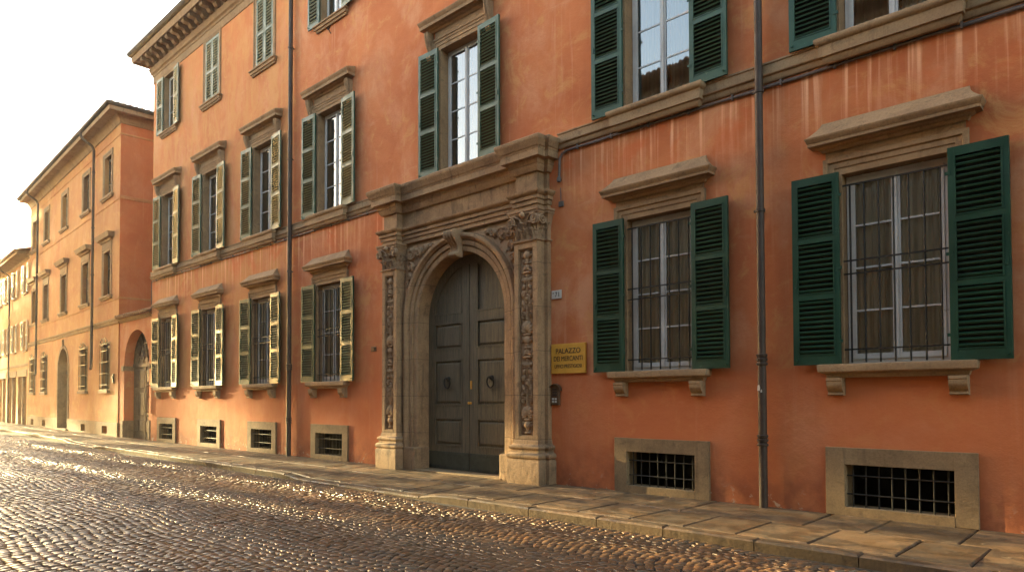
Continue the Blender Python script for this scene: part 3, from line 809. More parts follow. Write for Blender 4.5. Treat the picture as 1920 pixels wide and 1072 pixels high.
# ------------------------------------------------------------------ the great door (two leaves)
dm = MB(); dm.box(CX-1.5, CX+1.5, .335, .36, 0, 4.9); DOOR = dm.build('door', M['dark'], PAL)
DY = .262
def leaf(sg):
    mb = MB(); x_in, x_out = CX+sg*.008, CX+sg*(AR+.03)
    n = 18
    def shape(y, r=AR+.03):
        pts = [(x_in, .03), (x_out, .03), (x_out, SPR)]
        for k in range(1, n+1):
            a = (PI/2)*k/n; x = CX+sg*r*math.cos(a)
            pts.append((x if k < n else x_in, SPR+r*math.sin(a)))
        return [(x, y, z) for x, z in pts]
    f, bck = shape(DY+.032), shape(DY+.06)
    mb.loft([bck, f], True, True)
    # stiles and rails proud of the backing
    xi0, xi1 = CX+sg*.010, CX+sg*.235; xo0 = CX+sg*(AR-.21)
    rails = [(.03,.54),(1.17,1.44),(2.46,2.68),(3.28,3.47)]
    mb.box(xi0, xi1, DY, DY+.034, .03, SPR+AR-.02)
    mb.box(xo0, x_out, DY, DY+.034, .03, SPR+.02)
    for a, b in rails: mb.box(xi1, xo0, DY+.002, DY+.034, a, b)
    # curved head following the arch
    pts = [(sg, PI/2*(k/16)) for k in range(17)]
    ri, ro = AR-.21, AR+.03
    rings = []
    for _, a in pts:
        x1, z1 = CX+sg*ro*math.cos(a), SPR+ro*math.sin(a); x2, z2 = CX+sg*ri*math.cos(a), SPR+ri*math.sin(a)
        rings.append([(x1,DY+.034,z1),(x1,DY+.001,z1),(x2,DY+.001,z2),(x2,DY+.034,z2)])
    mb.loft(rings, True)
    # framing beads and raised fields
    for a, b in ((.54,1.17),(1.44,2.46),(2.68,3.28)):
        x0, x1 = sorted((xi1, xo0))
        for (p,q,s,t) in ((x0,x0+.03,a,b),(x1-.03,x1,a,b),(x0+.03,x1-.03,a,a+.03),(x0+.03,x1-.03,b-.03,b)):
            mb.box(p, q, DY-.012, DY+.033, s, t)
        mb.frustum(x0+.055, x1-.055, a+.055, b-.055, DY+.032, DY+.004, .045)
    # lunette field
    x0, x1 = sorted((xi1, xo0))
    mb.box(xi1, xi1+sg*.03, DY-.010, DY+.033, 3.47, SPR+math.sqrt(max(0,(ri)**2-.235**2)))
    mb.box(x0, x1, DY-.010, DY+.033, 3.47, 3.50)
    # iron kick plate with studs
    return mb
for sg in (-1, 1):
    leaf(sg).build('door_leaf', M['wood'], DOOR, auto=30)
    mb = MB(); x0, x1 = sorted((CX+sg*.014, CX+sg*(AR+.0))); mb.box(x0, x1, DY-.012, DY+.0, .035, .42)
    k = 0
    for i in range(15):
        for z in (.09, .37):
            xx = x0+.05+(x1-x0-.1)*i/14; mb.lathe((xx, DY-.012, z), [(.016,0),(.013,.008),(.004,.012)], 6, 'y')
    mb.build('kick_plate', M['kick'], DOOR, auto=40)
    kn = MB(); kx, kz = CX+sg*.68 - (.0 if sg>0 else 0), 1.93
    kn.lathe((kx, DY+.004, kz+.10), [(.055,0),(.055,.015),(.035,.03),(.025,.06),(.01,.075)], 12, 'y')
    kn.tube([(kx+.095*math.cos(a), DY-.05-.01*math.sin(a), kz+.01+.115*math.sin(a)) for a in [2*PI*q/28 for q in range(29)]], .017, 8, False)
    kn.build('door_knocker', M['iron'], DOOR, smooth=True)
mb = MB(); mb.box(CX+.03, CX+.08, DY-.008, DY, 1.80, 1.98); mb.lathe((CX+.055, DY-.008, 1.95), [(.018,0),(.016,.012),(.002,.015)], 8, 'y'); mb.build('door_lock', M['brass'], DOOR, auto=40)
mb = MB(); mb.lathe((CX+.055, DY-.008, 1.50), [(.03,0),(.03,.01),(.012,.02),(.012,.05),(.03,.055),(.03,.075),(.01,.085)], 10, 'y')
mb.build('door_knob', M['brass'], DOOR, auto=40)

# ------------------------------------------------------------------ things fixed to the palazzo
def downpipe(name, label, x, joints, z1=14.9, r=.058, patch=None, y=-.11):
    e = empty(name, label, 'drainpipe', (x, 0, 0), 0, 'drainpipes on the street fronts')
    mb = MB(); mb.tube([(0,y,-.02),(0,y,2.0)], r*1.08, 14); mb.tube([(0,y,2.0),(0,y,z1)], r, 14)
    mb.build('pipe', M['pipe'], e, auto=50)
    for z, k in joints:
        mb = MB()
        if k == 2: mb.lathe((0,y,z), [(r,-.09),(r+.022,-.085),(r+.026,-.06),(r+.008,-.05),(r+.006,-.03),(r+.02,-.02),(r+.024,.01),(r+.006,.02),(r+.018,.04),(r+.022,.07),(r,.085)], 16)
        else: mb.lathe((0,y,z), [(r,-.025),(r+.014,-.02),(r+.014,.02),(r,.025)], 16); mb.box(-.012,.012,y,.01,z-.012,z+.012); mb.box(-r-.035,-r,y-.012,y+.012,z-.016,z+.016)
        mb.build('joint' if k == 2 else 'clamp', M['pipe'], e, auto=40)
    return e
p6 = downpipe('drainpipe', 'tall brown drainpipe with a torn white sticker, between the two right-hand barred windows', -4.30, [(2.16,2),(.98,2),(4.35,1),(6.12,1),(9.5,1),(12,1)])
mb = MB(); mb.add([(-.045,-.176,1.70),(-.005,-.181,1.70),(.0,-.181,1.745),(-.015,-.181,1.79),(-.04,-.178,1.775)], [(0,1,2,3,4)]); mb.add([(.005,-.181,1.675),(.03,-.178,1.68),(.025,-.179,1.72),(.008,-.181,1.71)], [(0,1,2,3)])
mb.build('sticker', M['enamel'], p6)
downpipe('drainpipe', 'brown drainpipe left of the doorway, from the eaves to the pavement', -17.98, [(2.5,2),(1.0,2),(5.2,1),(8.4,1),(11.6,1)], r=.062)

def text(body, size, mat, parent, loc, name='lettering', ext=.002, squeeze=1.):
    cu = bpy.data.curves.new(name, 'FONT'); cu.body = body; cu.size = size; cu.extrude = ext; cu.align_x = 'CENTER'; cu.align_y = 'CENTER'
    cu.materials.append(mat); tmp = bpy.data.objects.new(name, cu); me = bpy.data.meshes.new_from_object(tmp); bpy.data.objects.remove(tmp); me.name = name
    o = bpy.data.objects.new(name, me); COL.objects.link(o); o.parent = parent
    o.location = loc; o.rotation_euler = (PI/2, 0, 0); o.scale = (squeeze, 1, 1); return o
pq = empty('wall_plaque', 'engraved brass plaque beside the stone doorway', 'plaque', (-7.985, -.03, 2.33))
mb = MB(); mb.box(-.40, .40, -.012, .028, -.275, .275)
for sx in (-1,1):
    for sz in (-1,1): mb.lathe((sx*.365, -.012, sz*.24), [(.014,0),(.012,.006),(.003,.008)], 8, 'y')
mb.build('plate', M['brass'], pq, bevel=.004)
text('PALAZZO', .135, M['letter'], pq, (0,-.014,.135), squeeze=.98)
text('DEI MERCANTI', .125, M['letter'], pq, (0,-.014,-.005), squeeze=.82)
text('UFFICI PRESTIGIOSI', .098, M['letter'], pq, (0,-.014,-.145), squeeze=.76)
hn = empty('house_number', 'small white enamel house number plate on the wall above the brass plaque', 'number plate', (-8.27, -.02, 3.535))
mb = MB(); mb.box(-.115,.115,-.008,.018,-.08,.08); mb.build('plate', M['enamel'], hn, bevel=.006)
text('71', .13, M['letter'], hn, (.03,-.0095,-.005)); mb = MB(); mb.lathe((-.075,-.008,.03), [(.014,0),(.010,.005)], 8, 'y'); mb.build('rivet', M['bronze'], hn)
ic = empty('intercom', 'narrow bronze intercom with a hooded top below the brass plaque', 'intercom', (-8.30, 0, 1.66))
mb = MB(); pr = [(-.10,-.19),(.10,-.19),(.10,.13),(.06,.175),(0,.19),(-.06,.175),(-.10,.13)]
mb.loft([[(x,.01,z) for x,z in pr], [(x,-.035,z) for x,z in pr], [(x*.9,-.045,z*.95) for x,z in pr]], True, True); mb.build('body', M['bronze'], ic, auto=40)
mb = MB(); hp = [(-.14,.10),(-.11,.165),(-.06,.20),(0,.215),(.06,.20),(.11,.165),(.14,.10)]
mb.loft([[(x,.01,z) for x,z in hp], [(x,-.075,z-.01) for x,z in hp], [(x,-.075,z-.025) for x,z in hp], [(x,.01,z-.02) for x,z in hp]], False); mb.build('hood', M['bronze'], ic)
mb = MB()
for z in (.10,.05,.0): mb.box(-.055,.055,-.052,-.044,z-.017,z+.017)
mb.build('name_plate', M['pipe'], ic)
for z in (-.075,-.125):
    for x in (-.045, .02): mb = MB(); mb.box(x-.02,x+.022,-.051,-.044,z-.018,z+.016); mb.build('button', M['enamel'], ic)
mb = MB(); mb.box(-.10,.10,-.016,.01,-.06,.06); mb.box(-.07,.05,-.03,-.016,-.035,.04)
tag(mb.build('wall_box', M['bronze'], None, (-14.08,0,2.81), bevel=.006), 'little rusty metal box on the wall left of the doorway', 'wall box')

# cable run under the string course, dropping beside the portal
def wavy(x0, x1, z, y, seed, dz=.008):
    rs = random.Random(seed); n = int(abs(x1-x0)/.35); return [(x0+(x1-x0)*i/n, y+rs.uniform(-.006,.006), z+rs.uniform(-dz,dz)) for i in range(n+1)]
mb = MB(); mb.tube(wavy(CX+2.95, XR-.2, 6.185, -.03, 3)+[], .019, 6); mb.tube([(x, y, z+.032) for x, y, z in wavy(CX+2.98, XR-.2, 6.175, -.022, 4)], .011, 6)
for i in range(22):
    x = CX+3.2+i*.75; mb.box(x-.012, x+.012, -.055, .0, 6.15, 6.235)
mb.tube([(CX+2.95,-.03,6.185),(CX+2.86,-.045,6.15),(CX+2.80,-.05,6.06),(CX+2.79,-.05,5.85),(CX+2.785,-.055,5.72)], .026, 8); mb.lathe((CX+2.785,-.055,5.66), [(.0,-.03),(.035,-.03),(.045,0),(.04,.05),(.02,.08)], 10)
tag(mb.build('cable', M['cable'], None, auto=50), 'grey cable clipped under the string course, right of the doorway', 'cable')
mb = MB(); mb.tube(wavy(XL+.05, CX-2.95, 6.185, -.028, 5), .020, 6)
for i in range(18):
    x = XL+.5+i*.82; mb.box(x-.012, x+.012, -.05, .0, 6.155, 6.225)
mb.tube([(XL+.05,-.028,6.185),(XL+.03,-.03,6.0),(XL+.05,-.03,5.3),(XL-.02,-.03,5.05),(XL-.3,-.03,4.98)], .018, 6)
tag(mb.build('cable', M['cable'], None, auto=50), 'grey cable clipped under the string course, left of the doorway', 'cable')
# small brackets left on the wall
mb = MB(); mb.tube([(-.06,-.0,.10),(-.10,-.06,.06),(-.05,-.09,.03),(0,-.07,.0),(.0,-.01,-.08)], .014, 6); mb.tube([(0,-.07,0),(.09,-.08,.08)], .010, 5)
tag(mb.build('iron_hook', M['iron'], None, (-16.05,0,11.42)), 'bent iron hook high on the wall beneath a top floor sill', 'hook')
mb = MB(); mb.box(-.055,.055,-.03,.01,-.05,.05); mb.tube([(.0,-.02,.05),(.0,-.03,.30)], .010, 6)
tag(mb.build('junction_box', M['cable'], None, (CX+2.80,0,5.22), bevel=.004), 'small grey junction box on the wall right of the portal capital', 'junction box')

# ------------------------------------------------------------------ neighbouring house (beyond the gateway)
TH_B = R(-2.3)
HB = empty('neighbour_house', 'three storey orange house with moulded window hoods beyond the low gateway', 'building', (-32.6, 0, 0), TH_B)
LB, TB = 19.1, 13.55
cb_ = [-1.88, -5.62, -10.05, -14.4, -17.65]
holes = []
for u in cb_:
    holes.append((u-.53, u+.53, 10.72, 12.52, .20)); holes.append((u-.52, u+.52, 6.22, 8.22, .20))
for u in (cb_[0], cb_[1], cb_[3], cb_[4]):
    holes.append((u-.55, u+.55, 2.0, 4.05, .18)); holes.append((u-.38, u+.38, .08, .42, .3))
holes.append((-11.15, -8.72, -.1, 4.40, .6))
mb = MB(); wall_mesh(mb, -LB, 0, -.15, TB+.3, holes)
mb.build('wall', [M['plaster_b'], M['dark']], HB)
mb = MB(); mb.add([(0,0,-.15),(0,16,-.15),(0,16,TB+.3),(0,0,TB+.3)], [(0,1,2,3)]); mb.build('side_wall', M['plaster_side'], HB); mb = MB(); mb.add([(-LB,0,-.15),(-LB,16,-.15),(-LB,16,TB+.3),(-LB,0,TB+.3)], [(1,0,3,2)])
mb.build('side_wall', M['plaster_side'], HB)
def wrap(prof, name, mat, x0=-LB, back=16):
    mb = MB(); mb.sweep([(x0, .0), (0, 0), (0, back)], prof, XY); return mb.build(name, mat, HB, auto=35)
wrap([(-.01,4.86),(.03,4.88),(.05,4.93),(.06,5.0),(.10,5.03),(.11,5.09),(-.01,5.14)], 'string_course', M['stone'], back=0.05)
wrap([(-.01,5.92),(.02,5.925),(.025,6.0),(-.01,6.01)], 'string_course', M['plaster_b'])
wrap([(-.01,10.24),(.022,10.245),(.03,10.38),(-.01,10.40)], 'string_course', M['plaster_b'])
wrap([(-.01,13.02),(.02,13.03),(.02,13.10),(-.01,13.12)], 'string_course', M['plaster_b'])
wrap([(-.01,13.50),(.04,13.52),(.05,13.60),(.10,13.66),(.12,13.72),(.2,13.80),(.22,13.84),(.55,13.86),(.55,13.80),(.60,13.80),(.62,13.96),(-.3,14.0)], 'eaves_cornice', M['sill'])
mb = MB(); mb.sweep([(-LB-.1,-.66),(.66,-.66),(.66,16)], [(-.04,13.96),(0,13.965),(.05,13.99),(.075,14.04),(.08,14.10),(.06,14.10),(.03,14.02),(-.04,13.99)], XY); mb.build('gutter', M['gutter'], HB, auto=40)
mb = MB(); o = .66; z0 = 14.03; k = .27
mb.add([(-LB,-o,z0),(o,-o,z0),(o,16,z0),(-7.5,8,z0+8*k),(-LB,8,z0+8*k)], [(0,1,3,4),(1,2,3)])
for i in range(60):
    y = -o+.12+i*.24; ln = min(1.6, max(.15, y+o))
    mb.tube([(o+.05,y,z0+.03),(o-ln,y,z0+.03+ln*k)], .085, 7)
for i in range(78):
    x = -LB+.1+i*.24; ln = 1.2; mb.tube([(x,-o-.05,z0+.03),(x,-o+ln,z0+.03+ln*k)], .085, 7)
mb.build('roof', M['tile'], HB)
# plinth
for a, b in ((-LB, -18.05), (-17.25,-14.8), (-14.0,-11.2), (-8.68,-6.02), (-5.22,-2.28), (-1.48,.04)): mb = MB(); mb.box(a, b, -.035, .02, -.15, .60); mb.build('plinth', M['stone_grey'], HB)
for u in (cb_[0], cb_[1], cb_[3], cb_[4]): mb = MB(); mb.box(u-.40, u+.40, -.034, .02, .42, .598); mb.build('cellar_lintel', M['stone_grey'], HB); mb = MB(); mb.box(u-.40, u+.40, -.034, .02, -.15, .08); mb.build('cellar_sill', M['stone_grey'], HB)
def b_window(kind, u, z, h, w, hood, curt):
    mb = MB(); mb.sweep([(w/2,0),(w/2,h),(-w/2,h),(-w/2,0)], [(0,-.19),(0,.015),(.12,.015),(.125,.035),(.22,.04),(.23,.02),(.23,-.01)], XZ)
    o = mb.build('window', M['stone'], HB, (u,0,z), auto=30)
    s = MB(); s.sweep([(-w/2-.28,.02),(-w/2-.28,-.05),(w/2+.28,-.05),(w/2+.28,.02)], [(-.02,-.17),(.02,-.16),(.03,-.10),(.07,-.08),(.07,0),(-.05,.004)], XY); s.box(-w/2,w/2,-.04,.2,-.05,.005); s.build('sill', M['stone'], o, auto=35)
    if hood:
        l = MB(); l.sweep([(-w/2-.34,.02),(-w/2-.34,-.06),(w/2+.34,-.06),(w/2+.34,.02)], [(-.04,h+.42),(.02,h+.43),(.05,h+.50),(.16,h+.54),(.17,h+.62),(.21,h+.70),(.22,h+.74),(-.05,h+.80)], XY)
        l.box(-w/2-.24,w/2+.24,-.03,.02,h+.23,h+.44); l.build('hood', M['stone'], o, auto=35)
    casement(w-.02, h-.02, 3, -.16).build('casement', M['wood_brown'], o, (0,0,.01)); pane(w, h, -.165).build('pane', M['glass_low'], o)
    curtain(w, h, -.26, .3 if not curt else .1, int(u*10)).build('curtain', M['curtain_red'] if curt else M['curtain'], o)
    return o
for i, u in enumerate(cb_):
    b_window('top', u, 10.72, 1.80, 1.06, False, i < 2)
    b_window('mid', u, 6.22, 2.0, 1.04, True, i == 0)
for u in (cb_[0], cb_[1], cb_[3], cb_[4]):
    mb = MB(); w, h = 1.1, 2.05
    mb.sweep([(w/2,0),(w/2,h),(-w/2,h),(-w/2,0)], [(0,-.17),(0,.01),(.10,.015),(.11,-.01)], XZ); mb.box(-w/2-.16,w/2+.16,-.14,.18,-.12,0)
    o = mb.build('window', M['stone'], HB, (u,0,2.0), auto=30)
    pane(w, h, -.15).build('pane', M['glass_low'], o); casement(w-.02,h-.02,3,-.145).build('casement', M['wood_brown'], o, (0,0,.01))
    g = MB()
    for k in range(6): x = -w/2-.04+(w+.08)*k/5; g.tube([(x,-.10,.02),(x,-.10,h+.02)], .014, 6)
    for z in (.03,.25,.75,1.25,1.75,h): g.box(-w/2-.06,w/2+.06,-.115,-.085,z-.013,z+.013)
    for x in (-w/2-.05,w/2+.05):
        for z in (.1,h-.1): g.box(x-.012,x+.012,-.1,.0,z-.012,z+.012)
    for sg in (-1,1):
        g.tube([(sg*(.28+.13*math.cos(a)),-.10,h+.14+.13*math.sin(a)) for a in [q*.35 for q in range(17)]], .014, 5); g.tube([(sg*(.52+.08*math.cos(a)),-.10,h+.08+.08*math.sin(a)) for a in [q*.4 for q in range(15)]], .012, 5)
    g.tube([(0,-.10,h),(0,-.10,h+.32)], .016, 5); g.build('grille', M['iron'], o, auto=50)
# arched house door: plastered arch over a stone jamb, deep reveal
mb = MB(); cu, ra, sp = -9.93, 1.13, 3.15
ri = arch_plate(mb, cu, ra, sp, -11.2, -8.66, sp+1.30, -.004, -.05, 1.02)
mb.build('arch_face', M['plaster_b'], HB)
mb = MB(); mb.sweep(ri, [(0,-.45),(0,.03),(.16,.035),(.17,.0)], XZ)
mb.loft([[(cu-.06,-.0,sp+ra+.10),(cu-.09,-.07,sp+ra+.12),(cu+.09,-.07,sp+ra+.12),(cu+.06,0,sp+ra+.10)],[(cu-.02,-.0,sp+ra+.5),(cu-.03,-.09,sp+ra+.46),(cu+.03,-.09,sp+ra+.46),(cu+.02,0,sp+ra+.5)]], True, True)
mb.build('arch_surround', M['stone'], HB, auto=35)
mb = MB(); mb.box(cu-ra-.02,cu+ra+.02,.40,.46,0,4.35)
for sg in (-1,1):
    for a,b in ((.2,1.2),(1.4,2.9)): x0,x1 = sorted((cu+sg*.12,cu+sg*(ra-.12))); mb.frustum(x0,x1,a,b,.40,.37,.06)
mb.box(cu-.03,cu+.03,.37,.40,0,3.0); mb.box(cu-ra,cu+ra,.36,.40,2.98,3.12)
mb.build('door', M['wood_brown'], HB)
mb = MB(); mb.box(cu-ra-.1,cu+ra+.1,-.12,.4,-.15,.08); mb.build('doorstep', M['stone_grey'], HB)
mb = MB(); mb.tube([(-.075,-.03,-.18),(-.075,-.03,.16)], .03, 8); mb.box(-.09,.05,-.06,.0,-.20,.20); mb.box(-.02,.10,-.10,-.02,-.02,.10)
o = tag(mb.build('door_phone', M['iron'], None, (-33.18,0.02,2.50), bevel=.006), 'dark metal door phone on the orange house near the gateway', 'door phone'); o.rotation_euler.z = TH_B
def b_pipe(u, label, zb):
    e = empty('drainpipe', label, 'drainpipe', (-32.6+u*math.cos(TH_B), u*math.sin(TH_B), 0), TH_B, 'drainpipes on the street fronts')
    mb = MB(); mb.tube([(0,-.70,13.98),(0,-.70,13.80),(0,-.62,13.68),(0,-.22,13.42),(0,-.15,13.25),(0,-.15,5.2)], .06, 10); mb.build('pipe', M['pipe'], e, auto=50)
    mb = MB(); mb.tube([(0,-.15,5.2),(0,-.15,zb+.10),(.03,-.17,zb),(.10,-.2,zb-.03)], .065, 10); mb.build('shoe', M['pipe'], e, auto=50)
    mb = MB()
    for z in (12.2,9.6,7.4,4.6): mb.lathe((0,-.15,z), [(.06,-.03),(.078,-.025),(.078,.025),(.06,.03)], 12)
    mb.build('clamp', M['pipe'], e, auto=50); return e
b_pipe(-3.72, 'brown drainpipe ending above the pavement beside the first window of the orange house', 3.05)
b_pipe(-16.15, 'brown drainpipe near the far corner of the orange house, ending above the barred windows', 3.1)

# ------------------------------------------------------------------ low gateway between the two houses
GA = empty('gateway', 'low orange gateway with a tall arch and tiled coping between the two houses', 'gateway', (-30.7, 0, 0))
gx0, gx1 = -32.58+30.7, -28.80+30.7
ca, rg, sg_ = -30.52+30.7, 1.44, 3.00
mb = MB(); y = .03; ri = arch_plate(mb, ca, rg, sg_, gx0, gx1, sg_+1.95, y); n = len(ri)
mb.add([(x,y,z) for x,z in ri]+[(x,y+.42,z) for x,z in ri], [(i+1,i+1+n,i+n,i) for i in range(n-1)])
mb.build('wall', M['plaster'], GA)
mb = MB(); mb.sweep([(gx0,.03),(gx1,.03)], [(-.01,4.84),(.03,4.86),(.05,4.92),(.09,4.95),(.10,5.0),(-.4,5.02)], XY); mb.build('cornice', M['stone'], GA, auto=35)
mb = MB(); mb.add([(gx0,-.14,5.06),(gx1,-.14,5.06),(gx1,.75,5.36),(gx0,.75,5.36),(gx0,-.14,5.02),(gx1,-.14,5.02)], [(0,1,2,3),(4,5,1,0)])
for i in range(17): x = gx0+.12+i*.22; mb.tube([(x,-.19,5.07),(x,.7,5.37)], .08, 7)
mb.build('coping', M['tile'], GA)
mb = MB(); mb.box(ca-rg-.26,ca-rg+.012,-.012,.45,2.80,3.0); mb.box(ca+rg-.012,ca+rg+.20,-.012,.45,2.80,3.0); mb.build('impost', M['stone'], GA, bevel=.01)
mb = MB(); mb.box(ca-rg-.28,ca-rg+.01,-.015,.44,-.12,.70); mb.box(ca+rg-.01,ca+rg+.22,-.015,.44,-.12,.78); mb.build('jamb_foot', M['stone_grey'], GA, bevel=.015)
mb = MB(); yd = .42; mb.box(ca-rg-.03,ca+rg+.03,yd,yd+.05,-.05,4.5)
for s2 in (-1,1):
    for a,b in ((.25,.75),(.9,1.9),(2.05,2.85)):
        for q in (0,1):
            x0,x1 = sorted((ca+s2*(.08+q*.68),ca+s2*(.66+q*.66))); mb.frustum(x0,x1,a,b,yd,yd-.03,.05)
mb.box(ca-.035,ca+.035,yd-.035,yd,-.05,3.0); mb.box(ca-rg,ca+rg,yd-.05,yd,2.95,3.09)
GD = mb.build('door', M['wood_brown'], GA)
mb = MB()
for k in range(1,8): a = PI*k/8; mb.tube([(ca+.3*math.cos(a),yd-.02,3.1+.3*math.sin(a)),(ca+1.36*math.cos(a),yd-.02,3.1+1.30*math.sin(a))], .028, 6)
for rr in (.3,.85,1.36): mb.tube([(ca+rr*math.cos(PI*k/24),yd-.02,3.1+rr*.97*math.sin(PI*k/24)) for k in range(25)], .03, 6)
mb.build('fanlight', M['wood_brown'], GD)
mb = MB(); mb.tube([(0,0,0),(0,0,1.05)], .05, 8); mb.lathe((0,0,1.05), [(.05,0),(.075,.04),(.03,.10),(.05,.16),(.0,.2)], 10); mb.tube([(0,0,.6),(0,0,.68)], .07, 8)
tag(mb.build('standpipe', M['stone'], None, (-28.93,-.07,1.05), auto=40), 'short pale pipe on the wall between the gateway and the palazzo', 'pipe')

# ------------------------------------------------------------------ farther houses along the street
HC = empty('far_house', 'two storey peach house with grey shutters and shopfronts beyond the orange house', 'building', (-32.6-LB*math.cos(TH_B), -LB*math.sin(TH_B), 0), TH_B)
LC, TC = 11.6, 10.75
cc = [-1.10, -4.65, -7.95, -10.6]
holes = []
for u in cc: holes += [(u-.5,u+.5,8.42,10.2,.15), (u-.5,u+.5,4.75,6.6,.15)]
shops = [(-3.35,-.55),(-6.9,-4.0),(-10.6,-7.8)]
for a,b in shops: holes.append((a,b,-.15,3.1,.9))
mb = MB(); wall_mesh(mb, -LC, -.01, -.15, TC+.2, holes); mb.build('wall', [M['plaster_c'], M['wood_brown']], HC)
mb = MB(); mb.add([(-LC,0,-.15),(-LC,12,-.15),(-LC,12,TC),(-LC,0,TC)], [(1,0,3,2)]); mb.build('side_wall', M['plaster_c'], HC)
mb = MB(); mb.sweep([(-LC,0),(-.01,0)], [(-.01,10.45),(.03,10.5),(.06,10.6),(.62,10.72),(.62,10.66),(.70,10.66),(.72,10.84),(-.2,10.86)], XY); mb.build('eaves', M['stone'], HC, auto=35)
mb = MB(); mb.add([(-LC,-.8,10.86),(-.01,-.8,10.86),(-.01,5,12.6),(-LC,5,12.6)], [(0,1,2,3)])
for i in range(48): x = -LC+.1+i*.24; mb.tube([(x,-.82,10.88),(x,.6,11.3)], .085, 6)
mb.build('roof', M['tile'], HC)
mb = MB(); mb.sweep([(-LC,0),(-.01,0)], [(-.01,3.72),(.04,3.74),(.06,3.86),(-.01,3.9)], XY); mb.build('string_course', M['stone'], HC, auto=35)
mb = MB()
for a,b in shops: mb.box(a-.1,b+.1,-.03,.02,3.1,3.5)
mb.build('shop_lintel', M['sill'], HC)
for a,b in shops:
    mb = MB(); mb.box((a+b)/2-.07,(a+b)/2+.07,-.01,.12,-.15,3.09); mb.build('shop_pillar', M['stone'], HC)
    mb = MB(); mb.box(a,b,.5,.56,-.1,3.09)
    for k in range(5): x = a+(b-a)*k/4; mb.box(x-.03,x+.03,.46,.5,0,3.0)
    mb.build('shopfront', M['wood_brown'], HC)
proto = None
for u in cc:
    for z, h in ((8.42,1.78),(4.75,1.85)):
        mb = MB(); mb.box(-.62,.62,-.10,.14,-.12,0); o = mb.build('window', M['stone'], HC, (u,0,z))
        casement(.98,h-.02,3,-.11).build('casement', M['white'], o, (0,0,.01)); pane(1.0,h,-.115).build('pane', M['glass_low'], o)
        for s2 in (-1,1):
            q = shutter(.5,h,s2,panels=((.055,.475),(.51,.955)),slat=.085).build('shutter', [M['shut_c'], M['dark']], o, (s2*.52,-.04,0)); q.rotation_euler.z = -s2*R(5 if s2>0 else 3)
e = empty('drainpipe', 'thin dark drainpipe on the peach house, leftmost of the drainpipes', 'drainpipe', (HC.location.x-8.15*math.cos(TH_B)+.05, HC.location.y-8.15*math.sin(TH_B)*1, 0), TH_B, 'drainpipes on the street fronts')
e.location = Vector((HC.location.x-6.35*math.cos(TH_B), HC.location.y-6.35*math.sin(TH_B), 0))
mb = MB(); mb.tube([(0,-.72,10.8),(0,-.68,10.5),(0,-.12,10.1),(0,-.10,9.9),(0,-.10,-.1)], .055, 8); mb.build('pipe', M['pipe'], e, auto=50)
HD = empty('end_house', 'taller cream house at the far left end of the street', 'building', (HC.location.x-LC*math.cos(TH_B), HC.location.y-LC*math.sin(TH_B), 0), TH_B)
hd = [(-2.6+.0-3.2*k-.5,-2.6-3.2*k+.5,z,z+1.9,.15) for k in range(1) for z in (1.6,5.0,8.4)]
mb = MB(); wall_mesh(mb, -4.5, -.01, -.15, 11.9, hd); mb.add([(-.01,0,-.15),(-.01,12,-.15),(-.01,12,11.9),(-.01,0,11.9)], [(0,1,2,3)]); mb.build('wall', [M['plaster_c'], M['dark']], HD)
mb = MB(); mb.add([(-4.5,-.7,11.9),(.3,-.7,11.9),(.3,6,13.6),(-4.5,6,13.6),(-4.5,-.7,11.8),(.3,-.7,11.8),(-4.5,.02,11.7),(.3,.02,11.7)], [(0,1,2,3),(4,5,1,0),(6,7,5,4)]); mb.build('roof', M['tile'], HD)

# ------------------------------------------------------------------ houses across the street (seen in the window panes)
OY = -13.6
def opposite(x0, x1, h, mat, label, step=3.9):
    e = empty('opposite_house', label, 'building', ((x0+x1)/2, OY, 0), PI); L = x1-x0
    us = [-L/2+step*(k+.6) for k in range(int(L/step))]
    hl = [(u-.6,u+.6,z,z+hh,.2) for u in us for z,hh in ((1.6,2.5),(6.3,2.6),(11.0,1.9)) if z+hh < h-.6]
    mb = MB(); wall_mesh(mb, -L/2, L/2, -.2, h, hl); mb.add([(-L/2,0,-.2),(-L/2,10,-.2),(-L/2,10,h),(-L/2,0,h),(L/2,0,-.2),(L/2,10,-.2),(L/2,10,h),(L/2,0,h)], [(1,0,3,2),(4,5,6,7),(5,1,2,6)])
    mb.build('wall', [mat, M['dark']], e)
    mb = MB(); mb.sweep([(-L/2,0),(L/2,0)], [(-.01,h-.5),(.04,h-.45),(.08,h-.3),(.5,h-.2),(.62,h-.1),(.62,h),(-.2,h+.02)], XY); mb.build('eaves', M['stone'], e)
    mb = MB(); mb.add([(-L/2,-.7,h),(L/2,-.7,h),(L/2,10,h+2.6),(-L/2,10,h+2.6)], [(0,1,2,3)])
    for i in range(int(L/.24)): x = -L/2+.12+.24*i; mb.tube([(x,-.72,h+.03),(x,.6,h+.36)], .09, 6)
    mb.build('roof', M['tile'], e)
    w0 = None
    for u in us:
        for z, hh in ((1.6,2.5),(6.3,2.6),(11.0,1.9)):
            if z+hh >= h-.6: continue
            mb = MB()
            for s2 in (-1,1): mb.box(s2*.62, s2*1.22, -.05, -.005, z, z+hh)
            mb.build('shutter', M['green'], e, (u,0,0))
    return e
opposite(-22, 22, 14.3, M['plaster_dull'], 'dull ochre house across the street, reflected in the upper window panes of the palazzo')
opposite(-58, -22.02, 12.8, M['plaster_dull'], 'lower dull ochre house across the street, facing the orange house beyond the gateway')

